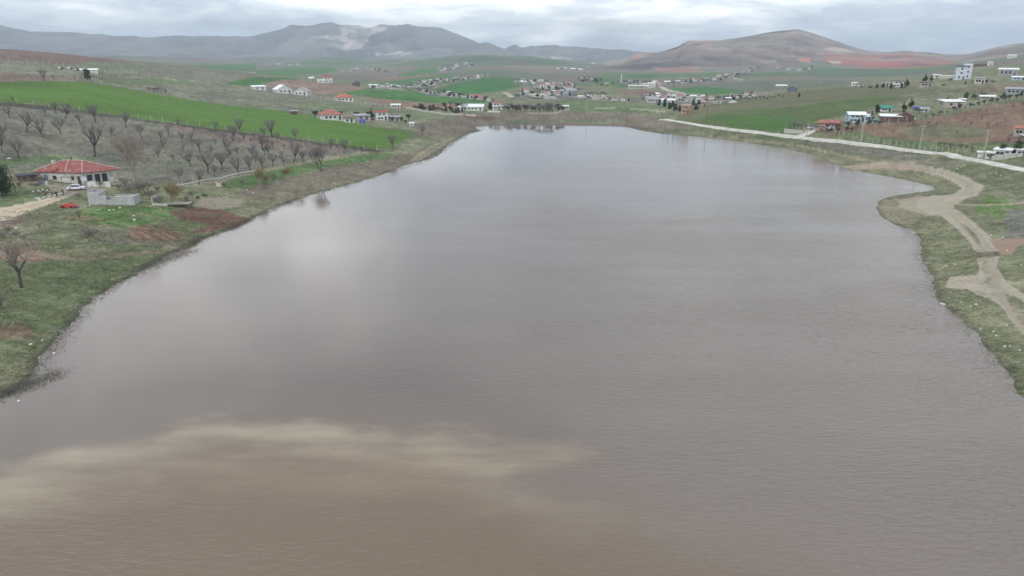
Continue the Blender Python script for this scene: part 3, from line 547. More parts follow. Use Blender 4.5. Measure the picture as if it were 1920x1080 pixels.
# ------------------------------------------------------------------ lake
az2 = np.radians(np.concatenate([np.arange(-180, -46, 3), np.arange(-46, 46, .25), np.arange(46, 181, 3)]))
rs2 = np.concatenate([np.linspace(.5, 40, 8), np.geomspace(42, 520, 420)])
A2, R2 = np.meshgrid(az2, rs2); WX = (R2 * np.sin(A2)).ravel(); WY = (R2 * np.cos(A2)).ravel(); WD = sdf(WX, WY, LAKE)
i2 = np.arange(len(rs2) * len(az2)).reshape(len(rs2), len(az2))
q2 = np.stack([i2[:-1, :-1], i2[:-1, 1:], i2[1:, 1:], i2[1:, :-1]], -1).reshape(-1, 4)[:, ::-1]
q2 = q2[(WD[q2] < 4).any(1)]
wx = WX + fbm(WX, WY, 9, 4, .6) * 3.2; wy = WY + fbm(WX + 77, WY, 9, 4, .6) * 3.2
def poly(pts): return np.array([wz(*p) for p in pts])
wx = WX + fbm(WX, WY, 12, 5, .6) * 3.5 + fbm(WX * .6, WY, 3, 3, .6) * 1.2; wy = WY + fbm(WX + 77, WY, 12, 5, .6) * 2.6 + fbm(WX * .35, WY + 50, 2.2, 4, .65) * 1.1
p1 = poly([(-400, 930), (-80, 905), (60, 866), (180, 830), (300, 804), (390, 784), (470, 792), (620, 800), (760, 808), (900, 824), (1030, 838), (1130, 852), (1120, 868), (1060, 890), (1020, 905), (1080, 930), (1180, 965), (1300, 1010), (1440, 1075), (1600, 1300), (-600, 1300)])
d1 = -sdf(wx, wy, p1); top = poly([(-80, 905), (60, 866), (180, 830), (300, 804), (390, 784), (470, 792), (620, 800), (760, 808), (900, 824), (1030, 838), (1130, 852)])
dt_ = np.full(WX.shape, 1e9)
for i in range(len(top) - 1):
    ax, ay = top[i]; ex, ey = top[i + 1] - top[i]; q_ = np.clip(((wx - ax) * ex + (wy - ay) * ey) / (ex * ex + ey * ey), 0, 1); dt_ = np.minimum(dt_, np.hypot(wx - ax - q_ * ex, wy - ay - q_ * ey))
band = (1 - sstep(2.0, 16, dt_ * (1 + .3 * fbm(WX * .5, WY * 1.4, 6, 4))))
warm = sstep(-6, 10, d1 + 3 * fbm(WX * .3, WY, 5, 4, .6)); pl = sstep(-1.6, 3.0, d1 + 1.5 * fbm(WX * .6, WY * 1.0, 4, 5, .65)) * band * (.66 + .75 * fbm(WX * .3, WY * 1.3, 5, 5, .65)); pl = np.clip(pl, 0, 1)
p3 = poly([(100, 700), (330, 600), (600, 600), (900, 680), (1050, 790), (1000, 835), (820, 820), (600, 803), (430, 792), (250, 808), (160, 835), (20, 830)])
dark = 1 - sstep(-14, 8, sdf(wx * 1.0, wy, p3))  # dark cloud reflection painted into the water colour
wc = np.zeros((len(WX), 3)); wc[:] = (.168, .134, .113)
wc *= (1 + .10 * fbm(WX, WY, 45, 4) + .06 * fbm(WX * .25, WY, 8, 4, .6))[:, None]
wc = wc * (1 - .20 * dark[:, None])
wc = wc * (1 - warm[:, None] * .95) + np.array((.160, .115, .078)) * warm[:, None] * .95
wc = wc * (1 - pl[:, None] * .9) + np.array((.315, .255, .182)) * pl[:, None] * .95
# calm and ruffled water: red = ripple height
calm = poly([(380, 460), (560, 375), (820, 296), (890, 243), (1130, 236), (1000, 300), (800, 420), (700, 640), (600, 820), (-100, 900), (-100, 740), (100, 640)])
rp = sstep(-8, 30, sdf(wx, wy, calm)) * .93 + .07
rp = rp * (1 + .55 * fbm(WX, WY * .6, 30, 4) + .75 * fbm(WX * .22, WY, 9, 4, .6)); rp = np.clip(rp, .05, 1.5) * (1 - .82 * sstep(90, 330, np.hypot(WX, WY)))
wm = bpy.data.materials.new('lake_water'); wm.use_nodes = True; t = wm.node_tree; b = t.nodes['Principled BSDF']
b.inputs['IOR'].default_value = 1.33; b.inputs['Roughness'].default_value = .05
at = N(t, 'ShaderNodeVertexColor', layer_name='col'); L(t, at.outputs[0], b.inputs['Base Color'])
a2n = N(t, 'ShaderNodeVertexColor', layer_name='rip'); sp2 = N(t, 'ShaderNodeSeparateColor'); L(t, a2n.outputs[0], sp2.inputs[0])
tcn = N(t, 'ShaderNodeTexCoord')
def WN(rot, sc, det, dist=0.0):
    mp = N(t, 'ShaderNodeMapping'); mp.inputs['Rotation'].default_value = (0, 0, math.radians(rot)); mp.inputs['Scale'].default_value = sc
    L(t, tcn.outputs['Object'], mp.inputs[0]); n = N(t, 'ShaderNodeTexNoise'); n.inputs['Scale'].default_value = 1; n.inputs['Detail'].default_value = det
    n.inputs['Roughness'].default_value = .55; n.inputs['Distortion'].default_value = dist; L(t, mp.outputs[0], n.inputs[0]); return n.outputs[0]
hsum = M_(t, 'ADD', WN(24, (.55, 1.9, 1), 3, .3), M_(t, 'MULTIPLY', WN(10, (1.5, 4.4, 1), 2, .2), .35))
hs = M_(t, 'MULTIPLY', hsum, sp2.outputs[0])
bp = N(t, 'ShaderNodeBump'); bp.inputs['Strength'].default_value = 1.0; bp.inputs['Distance'].default_value = .13; L(t, hs, bp.inputs['Height']); L(t, bp.outputs[0], b.inputs['Normal'])
w = grid_mesh('lake_water', np.stack([WX, WY, np.zeros_like(WX)], 1), q2, wm, {'col': np.clip(wc, .01, .9), 'rip': np.repeat(rp[:, None], 3, 1)}); w['kind'] = 'structure'

# ------------------------------------------------------------------ gravel road along the right shore
ROAD = [(1238, 224), (1250, 222.5), (1262, 226), (1320, 235), (1400, 244), (1480, 253), (1560, 261.5), (1650, 272), (1740, 284), (1800, 293), (1850, 302), (1920, 317), (1990, 334), (2080, 360)]
def strip(name, pts, w, m, lift=.16, kind='structure', step=3.0):
    Q = [ground(*p) for p in pts]; P = []
    for a, c in zip(Q[:-1], Q[1:]):
        n = max(1, int((c - a).length / step)); P += [a.lerp(c, i / n) for i in range(n)]
    P.append(Q[-1])
    for _ in range(3): P = [P[0]] + [(P[i - 1] + P[i] * 2 + P[i + 1]) / 4 for i in range(1, len(P) - 1)] + [P[-1]]
    v, f = [], []
    for i, p in enumerate(P):
        d = (P[min(i + 1, len(P) - 1)] - P[max(i - 1, 0)]); d.z = 0; d.normalize(); n = Vector((d.y, -d.x, 0))
        ww = w * (1 + .10 * math.sin(i * .9) + .06 * random.uniform(-1, 1)); z = sum(gz(*(p + n * o).xy) for o in (-w / 2, 0, w / 2)) / 3 + lift
        for o, dz in ((-ww / 2 - 1.2, None), (-ww / 2, 0), (0, .05), (ww / 2, 0), (ww / 2 + 1.2, None)):
            q = p + n * o; v.append((q.x, q.y, z + dz if dz is not None else gz(q.x, q.y) - .25))
    for i in range(len(P) - 1):
        for j in range(4): f.append((i * 5 + j, i * 5 + j + 1, (i + 1) * 5 + j + 1, (i + 1) * 5 + j))
    mb = MB(); mb.add(v, f); o = mb.build(name, m, None, False); o['kind'] = kind; return o
MT['gravel'] = mat('pale_gravel', (.50, .48, .43), .95, .2, .3, .02)
strip('road', ROAD, 3.3, MT['gravel'], .12)
MT['gravel2'] = mat('side_gravel', (.50, .47, .40), .95, .14, .6, .02)
strip('farm_road', [(1492, 256), (1510, 252), (1522, 246), (1528, 240)], 5, MT['gravel2'], .10)

# ------------------------------------------------------------------ trees
def branch(mbT, mbC, p, d, ln, r, lev, maxlev, spread, twist, ups, kids, rt):
    seg = 2 if lev < maxlev else 1
    q = p
    for i in range(seg):
        d = (d + Vector((random.gauss(0, .10), random.gauss(0, .10), random.gauss(0, .05) + ups * .10))).normalized()
        nq = q + d * ln / seg; r1 = r * (1 - .35 * (i + 1) / seg)
        (mbT if lev <= 1 else mbC).tube(q, nq, r * (1 - .35 * i / seg), max(r1, rt), 5 if lev == 0 else (4 if lev < 2 else 3))
        q = nq
        if lev > 0 and lev < maxlev and i < seg - 1:
            dd = (d + Vector((random.uniform(-1, 1), random.uniform(-1, 1), random.uniform(-.2, .6))) * spread).normalized()
            branch(mbT, mbC, q, dd, ln * .62, max(r * .5, rt), lev + 1, maxlev, spread, twist, ups, kids, rt)
    if lev < maxlev:
        k = kids[min(lev, len(kids) - 1)]; a0 = random.uniform(0, 6.28)
        for j in range(k):
            a = a0 + j * 6.283 / k + random.uniform(-.4, .4); s = spread * random.uniform(.7, 1.3)
            side = Vector((math.cos(a), math.sin(a), 0)); 
            dd = (d + side * s + Vector((0, 0, ups * .25))).normalized()
            branch(mbT, mbC, q, dd, ln * random.uniform(.62, .85), max(r * .58, rt), lev + 1, maxlev, spread, twist, ups, kids, rt)
def bare_tree(name, h, trunk, lev, kids, spread, ups, r0, mT, mC, rt=.014, label=None, multi=1):
    root = empty(name); T = MB(); Cn = MB()
    for k in range(multi):
        d = Vector((random.gauss(0, .12 if multi == 1 else .35), random.gauss(0, .12 if multi == 1 else .35), 1)).normalized()
        branch(T, Cn, Vector((0, 0, -.15)), d, trunk, r0, 0, lev, spread, 0, ups, kids, rt)
    zmax = max(v[2] for v in Cn.v); s = h / zmax
    T.v = [tuple(c * s for c in v) for v in T.v]; Cn.v = [tuple(c * s for c in v) for v in Cn.v]
    T.build('trunk', mT, root, True); Cn.build('crown', mC, root); return reg(root)
def leafy(name, h, rad, mT, mC, n=900, q=.28, cone=False, th=.12):
    root = empty(name); T = MB(); T.tube((0, 0, -.2), (0, 0, h * .55), th, th * .5, 6); 
    for k in range(5):
        a = k * 1.3; T.tube((0, 0, h * (.2 + .08 * k)), (math.cos(a) * rad * .5, math.sin(a) * rad * .5, h * (.45 + .08 * k)), th * .4, th * .15, 4)
    Cn = MB(); lobes = []
    for k in range(14):
        z = random.uniform(.2, .95); rr = rad * ((1 - z) * 1.15 + .08 if cone else math.sqrt(max(.05, 1 - (2 * z - 1.1)**2)) * .75) * random.uniform(.4, 1)
        a = random.uniform(0, 6.28); lobes.append(Vector((math.cos(a) * rr * .7, math.sin(a) * rr * .7, z * h)))
    for i in range(n):
        c = random.choice(lobes); s = rad * (.42 if not cone else .42 * (1.25 - c.z / h))
        p = c + Vector((random.gauss(0, s * .6), random.gauss(0, s * .6), random.gauss(0, s * .45)))
        if p.z < .1: continue
        u = Vector((random.gauss(0, 1), random.gauss(0, 1), random.gauss(0, 1))).normalized(); w_ = u.orthogonal().normalized(); qq = q * random.uniform(.5, 1.2)
        Cn.add([p - u * qq - w_ * qq * .5, p + u * qq - w_ * qq * .5, p + u * qq * .6 + w_ * qq * .6, p - u * qq * .6 + w_ * qq * .6], [(0, 1, 2, 3)])
    T.build('trunk', mT, root, True); Cn.build('crown', mC, root); return reg(root)

ORCH = [bare_tree('orchard_tree', 5.0, .75, 4, [5, 3, 2, 3], .95, .9, .085, MT['bark'], MT['twig'], .0058) for _ in range(7)]
def tree_row(protos, pts, hpx, lab, cat, group, hproto, name=None, upright=1.0):
    """pts: (px, py[, tree height in photo pixels])"""
    pts = sorted(pts, key=lambda p: p[0]); n = len(pts)
    for i, p in enumerate(pts):
        g_ = ground(p[0], p[1]); d = (g_ - Vector((0, 0, CZ))).length
        h = (p[2] if len(p) > 2 else hpx) * d / F; s = h / hproto * (random.uniform(.70, 1.05) if n > 1 else 1.0)
        o = place(random.choice(protos), g_, random.uniform(0, 6.28), ((s * random.uniform(.8, 1.1), s * random.uniform(.8, 1.1), s * upright) if n > 1 else s)); k_ = .06 if n > 1 else 0.0; o.rotation_euler.x = random.gauss(0, k_); o.rotation_euler.y = random.gauss(0, k_)
        if callable(lab): tag(o, lab(i + 1, n), cat, group)
        else: tag(o, lab.replace('@', poslab(i + 1, n)), cat, group)
# rows of the orchard, read off tree by tree (foot of trunk, height in photo pixels)
O1 = [(86, 218, 24), (105, 213, 20), (122, 222, 30), (180, 230, 34), (236, 239, 30), (151, 232, 22), (25, 192, 12), (316, 253, 26), (335, 239, 16), (363, 247, 14)]
O2 = [(18, 222, 24), (50, 248, 42), (81, 257, 38), (115, 252, 34), (4, 283, 34), (35, 296, 32), (209, 256, 22), (266, 262, 28), (2, 270, 36), (177, 294, 64)]
O3 = [(358, 313, 30), (390, 324, 42), (338, 340, 30), (372, 346, 30), (405, 245, 22), (450, 252, 30), (420, 268, 26), (438, 264, 34), (458, 264, 20), (477, 262, 16), (495, 259, 30), (512, 258, 34), (521, 268, 22), (553, 263, 32)]
O4 = [(425, 284, 28), (432, 297, 26), (493, 283, 34), (512, 279, 22), (548, 277, 18), (505, 292, 26), (475, 287, 24), (620, 279, 24), (645, 287, 30), (631, 277, 12)]
O5 = [(416, 319, 34), (448, 329, 40), (470, 322, 42), (493, 318, 36), (512, 312, 34), (550, 304, 34), (568, 304, 26), (584, 298, 20), (532, 310, 24), (474, 296, 22), (402, 330, 26)]
for pts, where in ((O1, 'along the green field fence'), (O2, 'on the slope behind the farmhouse'), (O3, 'in the middle of the orchard'), (O4, 'in the far right orchard corner'), (O5, 'in the front orchard row')):
    tree_row(ORCH, pts, 30, f'dark bare orchard tree, @ {where}', 'tree', 'bare trees of the orchard', 5.0)
POP = bare_tree('bare_tree', 14, 1.9, 5, [3, 3, 3, 2, 3], .62, 1.1, .13, MT['palebark'], MT['paletwig'], .010, multi=2)
rq_ = random.Random(5)
tree_row(ORCH, [(300 + (i % 9) * 34 + rq_.uniform(-9, 9), 262 + (i // 9) * 17 + (i % 9) * 2.2 + rq_.uniform(-4, 4), rq_.uniform(12, 24)) for i in range(24)], 18, 'small grey bare tree, @ among the younger orchard trees', 'tree', 'younger orchard trees', 5.0)
tree_row([POP], [(256, 352, 98)], 90, 'tall pale bare tree with many stems right of the farmhouse', 'tree', None, 14)
BR2 = bare_tree('bare_tree', 7, 1.2, 5, [4, 3, 2, 2, 3], .8, 1.0, .09, MT['bark'], MT['twig'], .008, multi=2)
tree_row([BR2], [(603, 321, 48)], 40, 'bare spreading tree standing alone near the left shore', 'tree', None, 7)
OLDT = bare_tree('bare_tree', 8, 1.6, 5, [3, 3, 3, 3, 3], .8, .8, .19, MT['bark'], MT['paletwig'], .006)
tree_row([OLDT], [(40, 539, 82)], 80, 'old bare tree with thick forked trunk on the near left bank', 'tree', None, 8)
WIL = [bare_tree('willow_shrub', 4, .6, 4, [4, 3, 3, 3], .65, 1.0, .05, MT['palebark'], MT['willow'], .008, multi=3) for _ in range(2)]
tree_row(WIL, [(318, 382, 54), (490, 348, 36), (535, 334, 22), (503, 345, 22)], 30, 'yellowish budding willow shrub, @ beside the orchard path', 'shrub', 'budding willow shrubs', 4)
BUSH = [bare_tree('bare_shrub', 2, .3, 3, [4, 4, 3], 1.0, .6, .015, MT['brush'], MT['brush'], .004, multi=4) for _ in range(2)]
tree_row(BUSH, [(168, 452, 22), (195, 375, 18), (150, 372, 12), (212, 378, 16), (235, 366, 18), (262, 366, 30), (285, 370, 18)], 14, 'low brown bare shrub, @ in the farmyard grass', 'shrub', 'bare shrubs round the farmyard', 2)
tree_row(BUSH, [(280, 171, 9), (290, 172, 10), (300, 173, 10), (310, 174, 9)], 9, 'dark bushy clump, @ on the slope above the green field', 'shrub', 'dark bushes above the green field', 2)
tree_row(ORCH, [(83, 152, 20)], 20, 'small reddish bare tree on the upper edge of the green field', 'tree', None, 5)
tree_row(ORCH, [(735, 278, 40), (790, 253, 28), (872, 212, 22)], 20, 'bare tree standing alone, @ of three beyond the field end', 'tree', 'lone bare trees by the far left shore', 5)
tree_row(ORCH, [(5, 580, 26), (150, 413, 22), (75, 430, 16)], 20, 'stunted bare tree, @ on the near left grass', 'tree', 'stunted trees on the near grass', 5)
BVT = [bare_tree('scrub_tree', 3, .5, 3, [5, 4, 3], .8, .9, .05, MT['bark'], MT['bark'], .03, multi=2) for _ in range(2)]
BVV = [bare_tree('village_tree', 3, .5, 3, [5, 4, 3], .8, .9, .05, MT['bark'], MT['bark'], .03, multi=2) for _ in range(2)]
BVT_R = [bare_tree('garden_shrub', 3, .5, 3, [5, 4, 3], .8, .9, .05, MT['bark'], MT['bark'], .022, multi=2) for _ in range(2)]
PINE = [leafy('evergreen_tree', 5, 1.9, MT['bark'], MT['leaf'], 1500, .24), leafy('evergreen_tree', 5, 1.5, MT['bark'], MT['leaf'], 1200, .24, True)]
tree_row([PINE[0]], [(5, 368, 46)], 40, 'dark green pine cut by the left edge beside the street lamp', 'tree', None, 5)
tree_row(PINE, [(164, 150, 16)], 16, 'rounded dark evergreen tree on the fence line upper left', 'tree', None, 5)
tree_row(PINE, [(697, 224, 20), (1633, 228, 24), (1645, 212, 18), (1709, 203, 16), (1694, 208, 14), (1775, 190, 10), (1810, 187, 12), (1825, 184, 10), (1882, 182, 12), (1608, 236, 14)], 14, 'small dark evergreen, @ among the houses of the right hillside', 'tree', 'evergreens between the hillside houses', 5)
tree_row(PINE, [(1644, 166, 10), (1655, 166, 12), (1670, 167, 11), (1690, 166, 12), (1700, 163, 14), (1734, 155, 14), (1746, 153, 12), (1810, 159, 7), (1498, 182, 7)], 10, 'dark rounded tree, @ on the hilltop by the white houses', 'tree', 'trees on the right hilltop', 5)
tree_row(PINE, [(1878, 292, 18), (1906, 291, 20)], 18, 'dark evergreen, @ of two before the roadside white house', 'tree', 'evergreens at the roadside house', 5)
tree_row(ORCH, [(x, y, h) for x, y, h in ((1480, 245, 16), (1487, 245, 18), (1495, 245, 14), (1503, 245, 16), (1512, 244, 14), (1520, 244, 16), (1530, 246, 16), (1540, 248, 12), (1550, 249, 12))], 14, 'dark leafless tree, @ in the grove by the road junction', 'tree', 'grove at the road junction', 5)
tree_row(BVT_R, [(x, y, h) for x, y, h in ((1560, 247, 9), (1572, 249, 9), (1586, 247, 10), (1598, 246, 9), (1590, 240, 12), (1630, 236, 10), (1650, 234, 8), (1735, 222, 7), (1748, 220, 8), (1762, 217, 9), (1775, 214, 7), (1790, 209, 9), (1800, 206, 10), (1822, 202, 9), (1835, 199, 8), (1846, 196, 9), (1858, 194, 10), (1870, 192, 9), (1880, 190, 11), (1892, 188, 10), (1905, 186, 11), (1916, 184, 10), (1828, 186, 9), (1842, 184, 10), (1768, 162, 6), (1782, 153, 6), (1822, 156, 6), (1850, 158, 7), (1862, 156, 6), (1692, 216, 9), (1648, 206, 9), (1724, 212, 8), (1616, 166, 6), (1632, 167, 7), (1676, 167, 7), (1696, 167, 6))], 8, 'dark bare scrub, @ along the right hillside gardens', 'shrub', 'scrub of the hillside gardens', 3)
tree_row(ORCH, [(1805, 231, 10), (1820, 236, 10), (1840, 226, 8), (1852, 237, 11), (1869, 238, 10), (1885, 197, 9), (1899, 204, 12), (1916, 200, 12), (1890, 268, 12), (1910, 266, 10), (1674, 252, 7), (1702, 240, 7), (1755, 236, 7), (1793, 251, 8), (1884, 241, 8), (1740, 235, 7)], 10, 'little bare sapling, @ in the brown hillside orchard', 'tree', 'saplings in the brown orchard', 5)
tree_row(BUSH, [(1760, 274, 9), (1770, 275, 10), (1780, 277, 11), (1790, 278, 10), (1800, 279, 10), (1812, 280, 8), (1822, 282, 8)], 9, 'purplish bare bush, @ in the hedge beside the road', 'shrub', 'bare hedge beside the road', 2)
HED = [leafy('hedge_bush', 3, 1.4, MT['bark'], MT['thuja'], 700, .26)]
tree_row(HED + BVT_R, [(x, 203 + (x - 775) * .10 + (x * 5 % 4), 7 + (x * 7 % 8)) for x in range(776, 872, 6)], 13, 'dark hedge bush, @ behind the long pale wall', 'shrub', 'hedge behind the pale wall', 3)
tree_row(ORCH, [(945, 207, 16), (955, 208, 18), (966, 207, 14), (976, 209, 16), (986, 209, 14), (995, 210, 18), (1004, 211, 20), (1012, 212, 24), (1020, 212, 22), (1029, 211, 24), (1036, 210, 20), (1045, 209, 16), (1053, 207, 14), (925, 195, 12), (905, 205, 14), (846, 203, 16), (856, 205, 16)], 14, 'bare tree, @ in the grove beyond the far shore', 'tree', 'grove beyond the far shore', 5)
tree_row(BVT, [(948 + i * 4.3 + (i * 7 % 5), 204 + (i * 5 % 7), 7 + (i * 3 % 9)) for i in range(26)], 10, 'dark scrubby tree, @ among the bare grove', 'tree', 'scrub in the bare grove', 3)
tree_row(BVT, [(x, y, h) for x, y, h in ((835, 203, 12), (862, 206, 14), (880, 205, 10), (898, 206, 9), (607, 222, 16), (640, 222, 14), (590, 221, 14), (668, 221, 12), (692, 224, 14), (728, 226, 10), (752, 229, 12), (760, 232, 8), (700, 228, 8), (738, 228, 10), (765, 226, 12))], 10, 'dark bare scrub tree, @ between the houses of the left shore', 'tree', 'scrub between left shore houses', 3)
tree_row(HED, [(700, 166, 7), (920, 205, 14), (1235, 198, 12), (1246, 200, 12), (1256, 204, 14), (1266, 207, 14), (1275, 209, 12), (1300, 198, 10), (1311, 196, 9), (1305, 206, 10), (1262, 200, 9)], 10, 'dense green bush, @ near the houses beyond the lake', 'shrub', 'green bushes beyond the lake', 3)

# ------------------------------------------------------------------ houses
def house(name, w, d, h, roof, mw, mr, win=2, storeys=1, rise=None, door=True, chim=False, extra=None):
    root = empty(name); b_ = MB(); b_.box(-w / 2, w / 2, -d / 2, d / 2, -1.2, h)
    rise = rise if rise is not None else min(w, d) * .28
    rf = MB(); o = .35
    X, Y = w / 2 + o, d / 2 + o
    if roof == 'gable':
        b_.add([(-w / 2, -d / 2, h), (-w / 2, d / 2, h), (-w / 2, 0, h + rise), (w / 2, -d / 2, h), (w / 2, d / 2, h), (w / 2, 0, h + rise)], [(0, 2, 1), (3, 4, 5)])
        k = rise / (d / 2); e = h - k * o + .02; th = .16
        rf.add([(-X, -Y, e), (X, -Y, e), (X, 0, h + rise + .02), (-X, 0, h + rise + .02), (X, Y, e), (-X, Y, e)] + [(-X, -Y, e + th), (X, -Y, e + th), (X, 0, h + rise + th), (-X, 0, h + rise + th), (X, Y, e + th), (-X, Y, e + th)],
               [(0, 3, 2, 1), (3, 5, 4, 2), (6, 7, 8, 9), (9, 8, 10, 11), (0, 1, 7, 6), (4, 5, 11, 10), (1, 2, 8, 7), (2, 4, 10, 8), (3, 0, 6, 9), (5, 3, 9, 11)])
    elif roof == 'front':   # gable facing the viewer
        b_.add([(-w / 2, -d / 2, h), (w / 2, -d / 2, h), (0, -d / 2, h + rise), (-w / 2, d / 2, h), (w / 2, d / 2, h), (0, d / 2, h + rise)], [(0, 1, 2), (3, 5, 4)])
        k = rise / (w / 2); e = h - k * o + .02; th = .16
        rf.add([(-X, -Y, e), (0, -Y, h + rise + .02), (0, Y, h + rise + .02), (-X, Y, e), (X, -Y, e), (X, Y, e)] + [(-X, -Y, e + th), (0, -Y, h + rise + th), (0, Y, h + rise + th), (-X, Y, e + th), (X, -Y, e + th), (X, Y, e + th)],
               [(0, 3, 2, 1), (1, 2, 5, 4), (6, 7, 8, 9), (7, 10, 11, 8), (0, 1, 7, 6), (1, 4, 10, 7), (3, 9, 8, 2), (2, 8, 11, 5), (0, 6, 9, 3), (4, 5, 11, 10)])
    elif roof == 'hip':
        c = max(0.0, w / 2 - d / 2) + .3
        rf.add([(-X, -Y, h + .01), (X, -Y, h + .01), (X, Y, h + .01), (-X, Y, h + .01), (-X, -Y, h + .15), (X, -Y, h + .15), (X, Y, h + .15), (-X, Y, h + .15), (-c, 0, h + rise), (c, 0, h + rise)],
               [(3, 2, 1, 0), (0, 1, 5, 4), (1, 2, 6, 5), (2, 3, 7, 6), (3, 0, 4, 7), (4, 5, 9, 8), (5, 6, 9), (6, 7, 8, 9), (7, 4, 8)])
    else:                   # shed / flat
        rf.add([(-X, -Y, h + .02), (X, -Y, h + .02), (X, Y, h + .02 + rise * .3), (-X, Y, h + .02 + rise * .3), (-X, -Y, h + .22), (X, -Y, h + .22), (X, Y, h + .22 + rise * .3), (-X, Y, h + .22 + rise * .3)],
               [(0, 3, 2, 1), (4, 5, 6, 7), (0, 1, 5, 4), (1, 2, 6, 5), (2, 3, 7, 6), (3, 0, 4, 7)])
    b_.build('wall', MT[mw], root); ro = rf.build('roof', MT[mr], root)
    if chim:
        c_ = MB(); c_.box(w * .2 - .3, w * .2 + .3, d * .08, d * .08 + .6, h + rise * .3, h + rise + .7); c_.build('chimney', MT['beige'], ro)
    sh = h / storeys
    for s_ in range(storeys):
        for i in range(win):
            x = -w / 2 + w * (i + 1) / (win + 1 + (1 if door and s_ == 0 else 0)); ww = min(.6, w / (win + 1) * .32)
            f = MB(); z0 = s_ * sh + sh * .36; f.box(x - ww - .07, x + ww + .07, -d / 2 - .04, -d / 2 + .02, z0 - .07, z0 + sh * .4 + .07); fo = f.build('window', MT['frame'], root)
            g2 = MB(); g2.box(x - ww, x + ww, -d / 2 - .07, -d / 2 - .043, z0, z0 + sh * .4); g2.build('pane', MT['glass'], fo)
        for sd in (-1, 1):
            f = MB(); z0 = s_ * sh + sh * .36; xx = sd * w / 2; f.box(min(xx + sd * .04, xx - sd * .02), max(xx + sd * .04, xx - sd * .02), -.6, .6, z0, z0 + sh * .4); f.build('window', MT['glass'], root)
    if door:
        f = MB(); x = w / 2 - w / (win + 2) * .8; f.box(x - .5, x + .5, -d / 2 - .05, -d / 2 + .02, 0, min(2.1, h * .85)); f.build('door', MT['door'], root)
    if extra: extra(root, w, d, h)
    return reg(root)
def porch(mr):
    def f(root, w, d, h):
        p = MB(); p.box(-w * .5, w * .1, -d / 2 - 2.2, -d / 2 - .38, h - .45, h - .33); p.build('porch_roof', MT[mr], root)
        for x in (-w * .48, -w * .2, w * .08):
            q = MB(); q.box(x - .08, x + .08, -d / 2 - 2.1, -d / 2 - 1.94, -1, h - .45); q.build('porch_post', MT['frame'], root)
    return f
def put(px, py, wpx, hpx, roof, mw, mr, label, cat='house', rz=0.0, win=2, storeys=1, dep=.8, rise=None, door=True, chim=False, name='house', group=None, extra=None):
    g_ = ground(px, py); dist = (g_ - Vector((0, 0, CZ))).length
    w = wpx * dist / F; h = hpx * dist / F
    o = house(name, w, max(2.5, w * dep), h, roof, mw, mr, win, storeys, rise, door, chim, extra); o.location = g_
    o.rotation_euler.z = math.radians(rz) - math.atan2(g_.x, g_.y); USED.add(o.name); tag(o, label, cat, group); return o
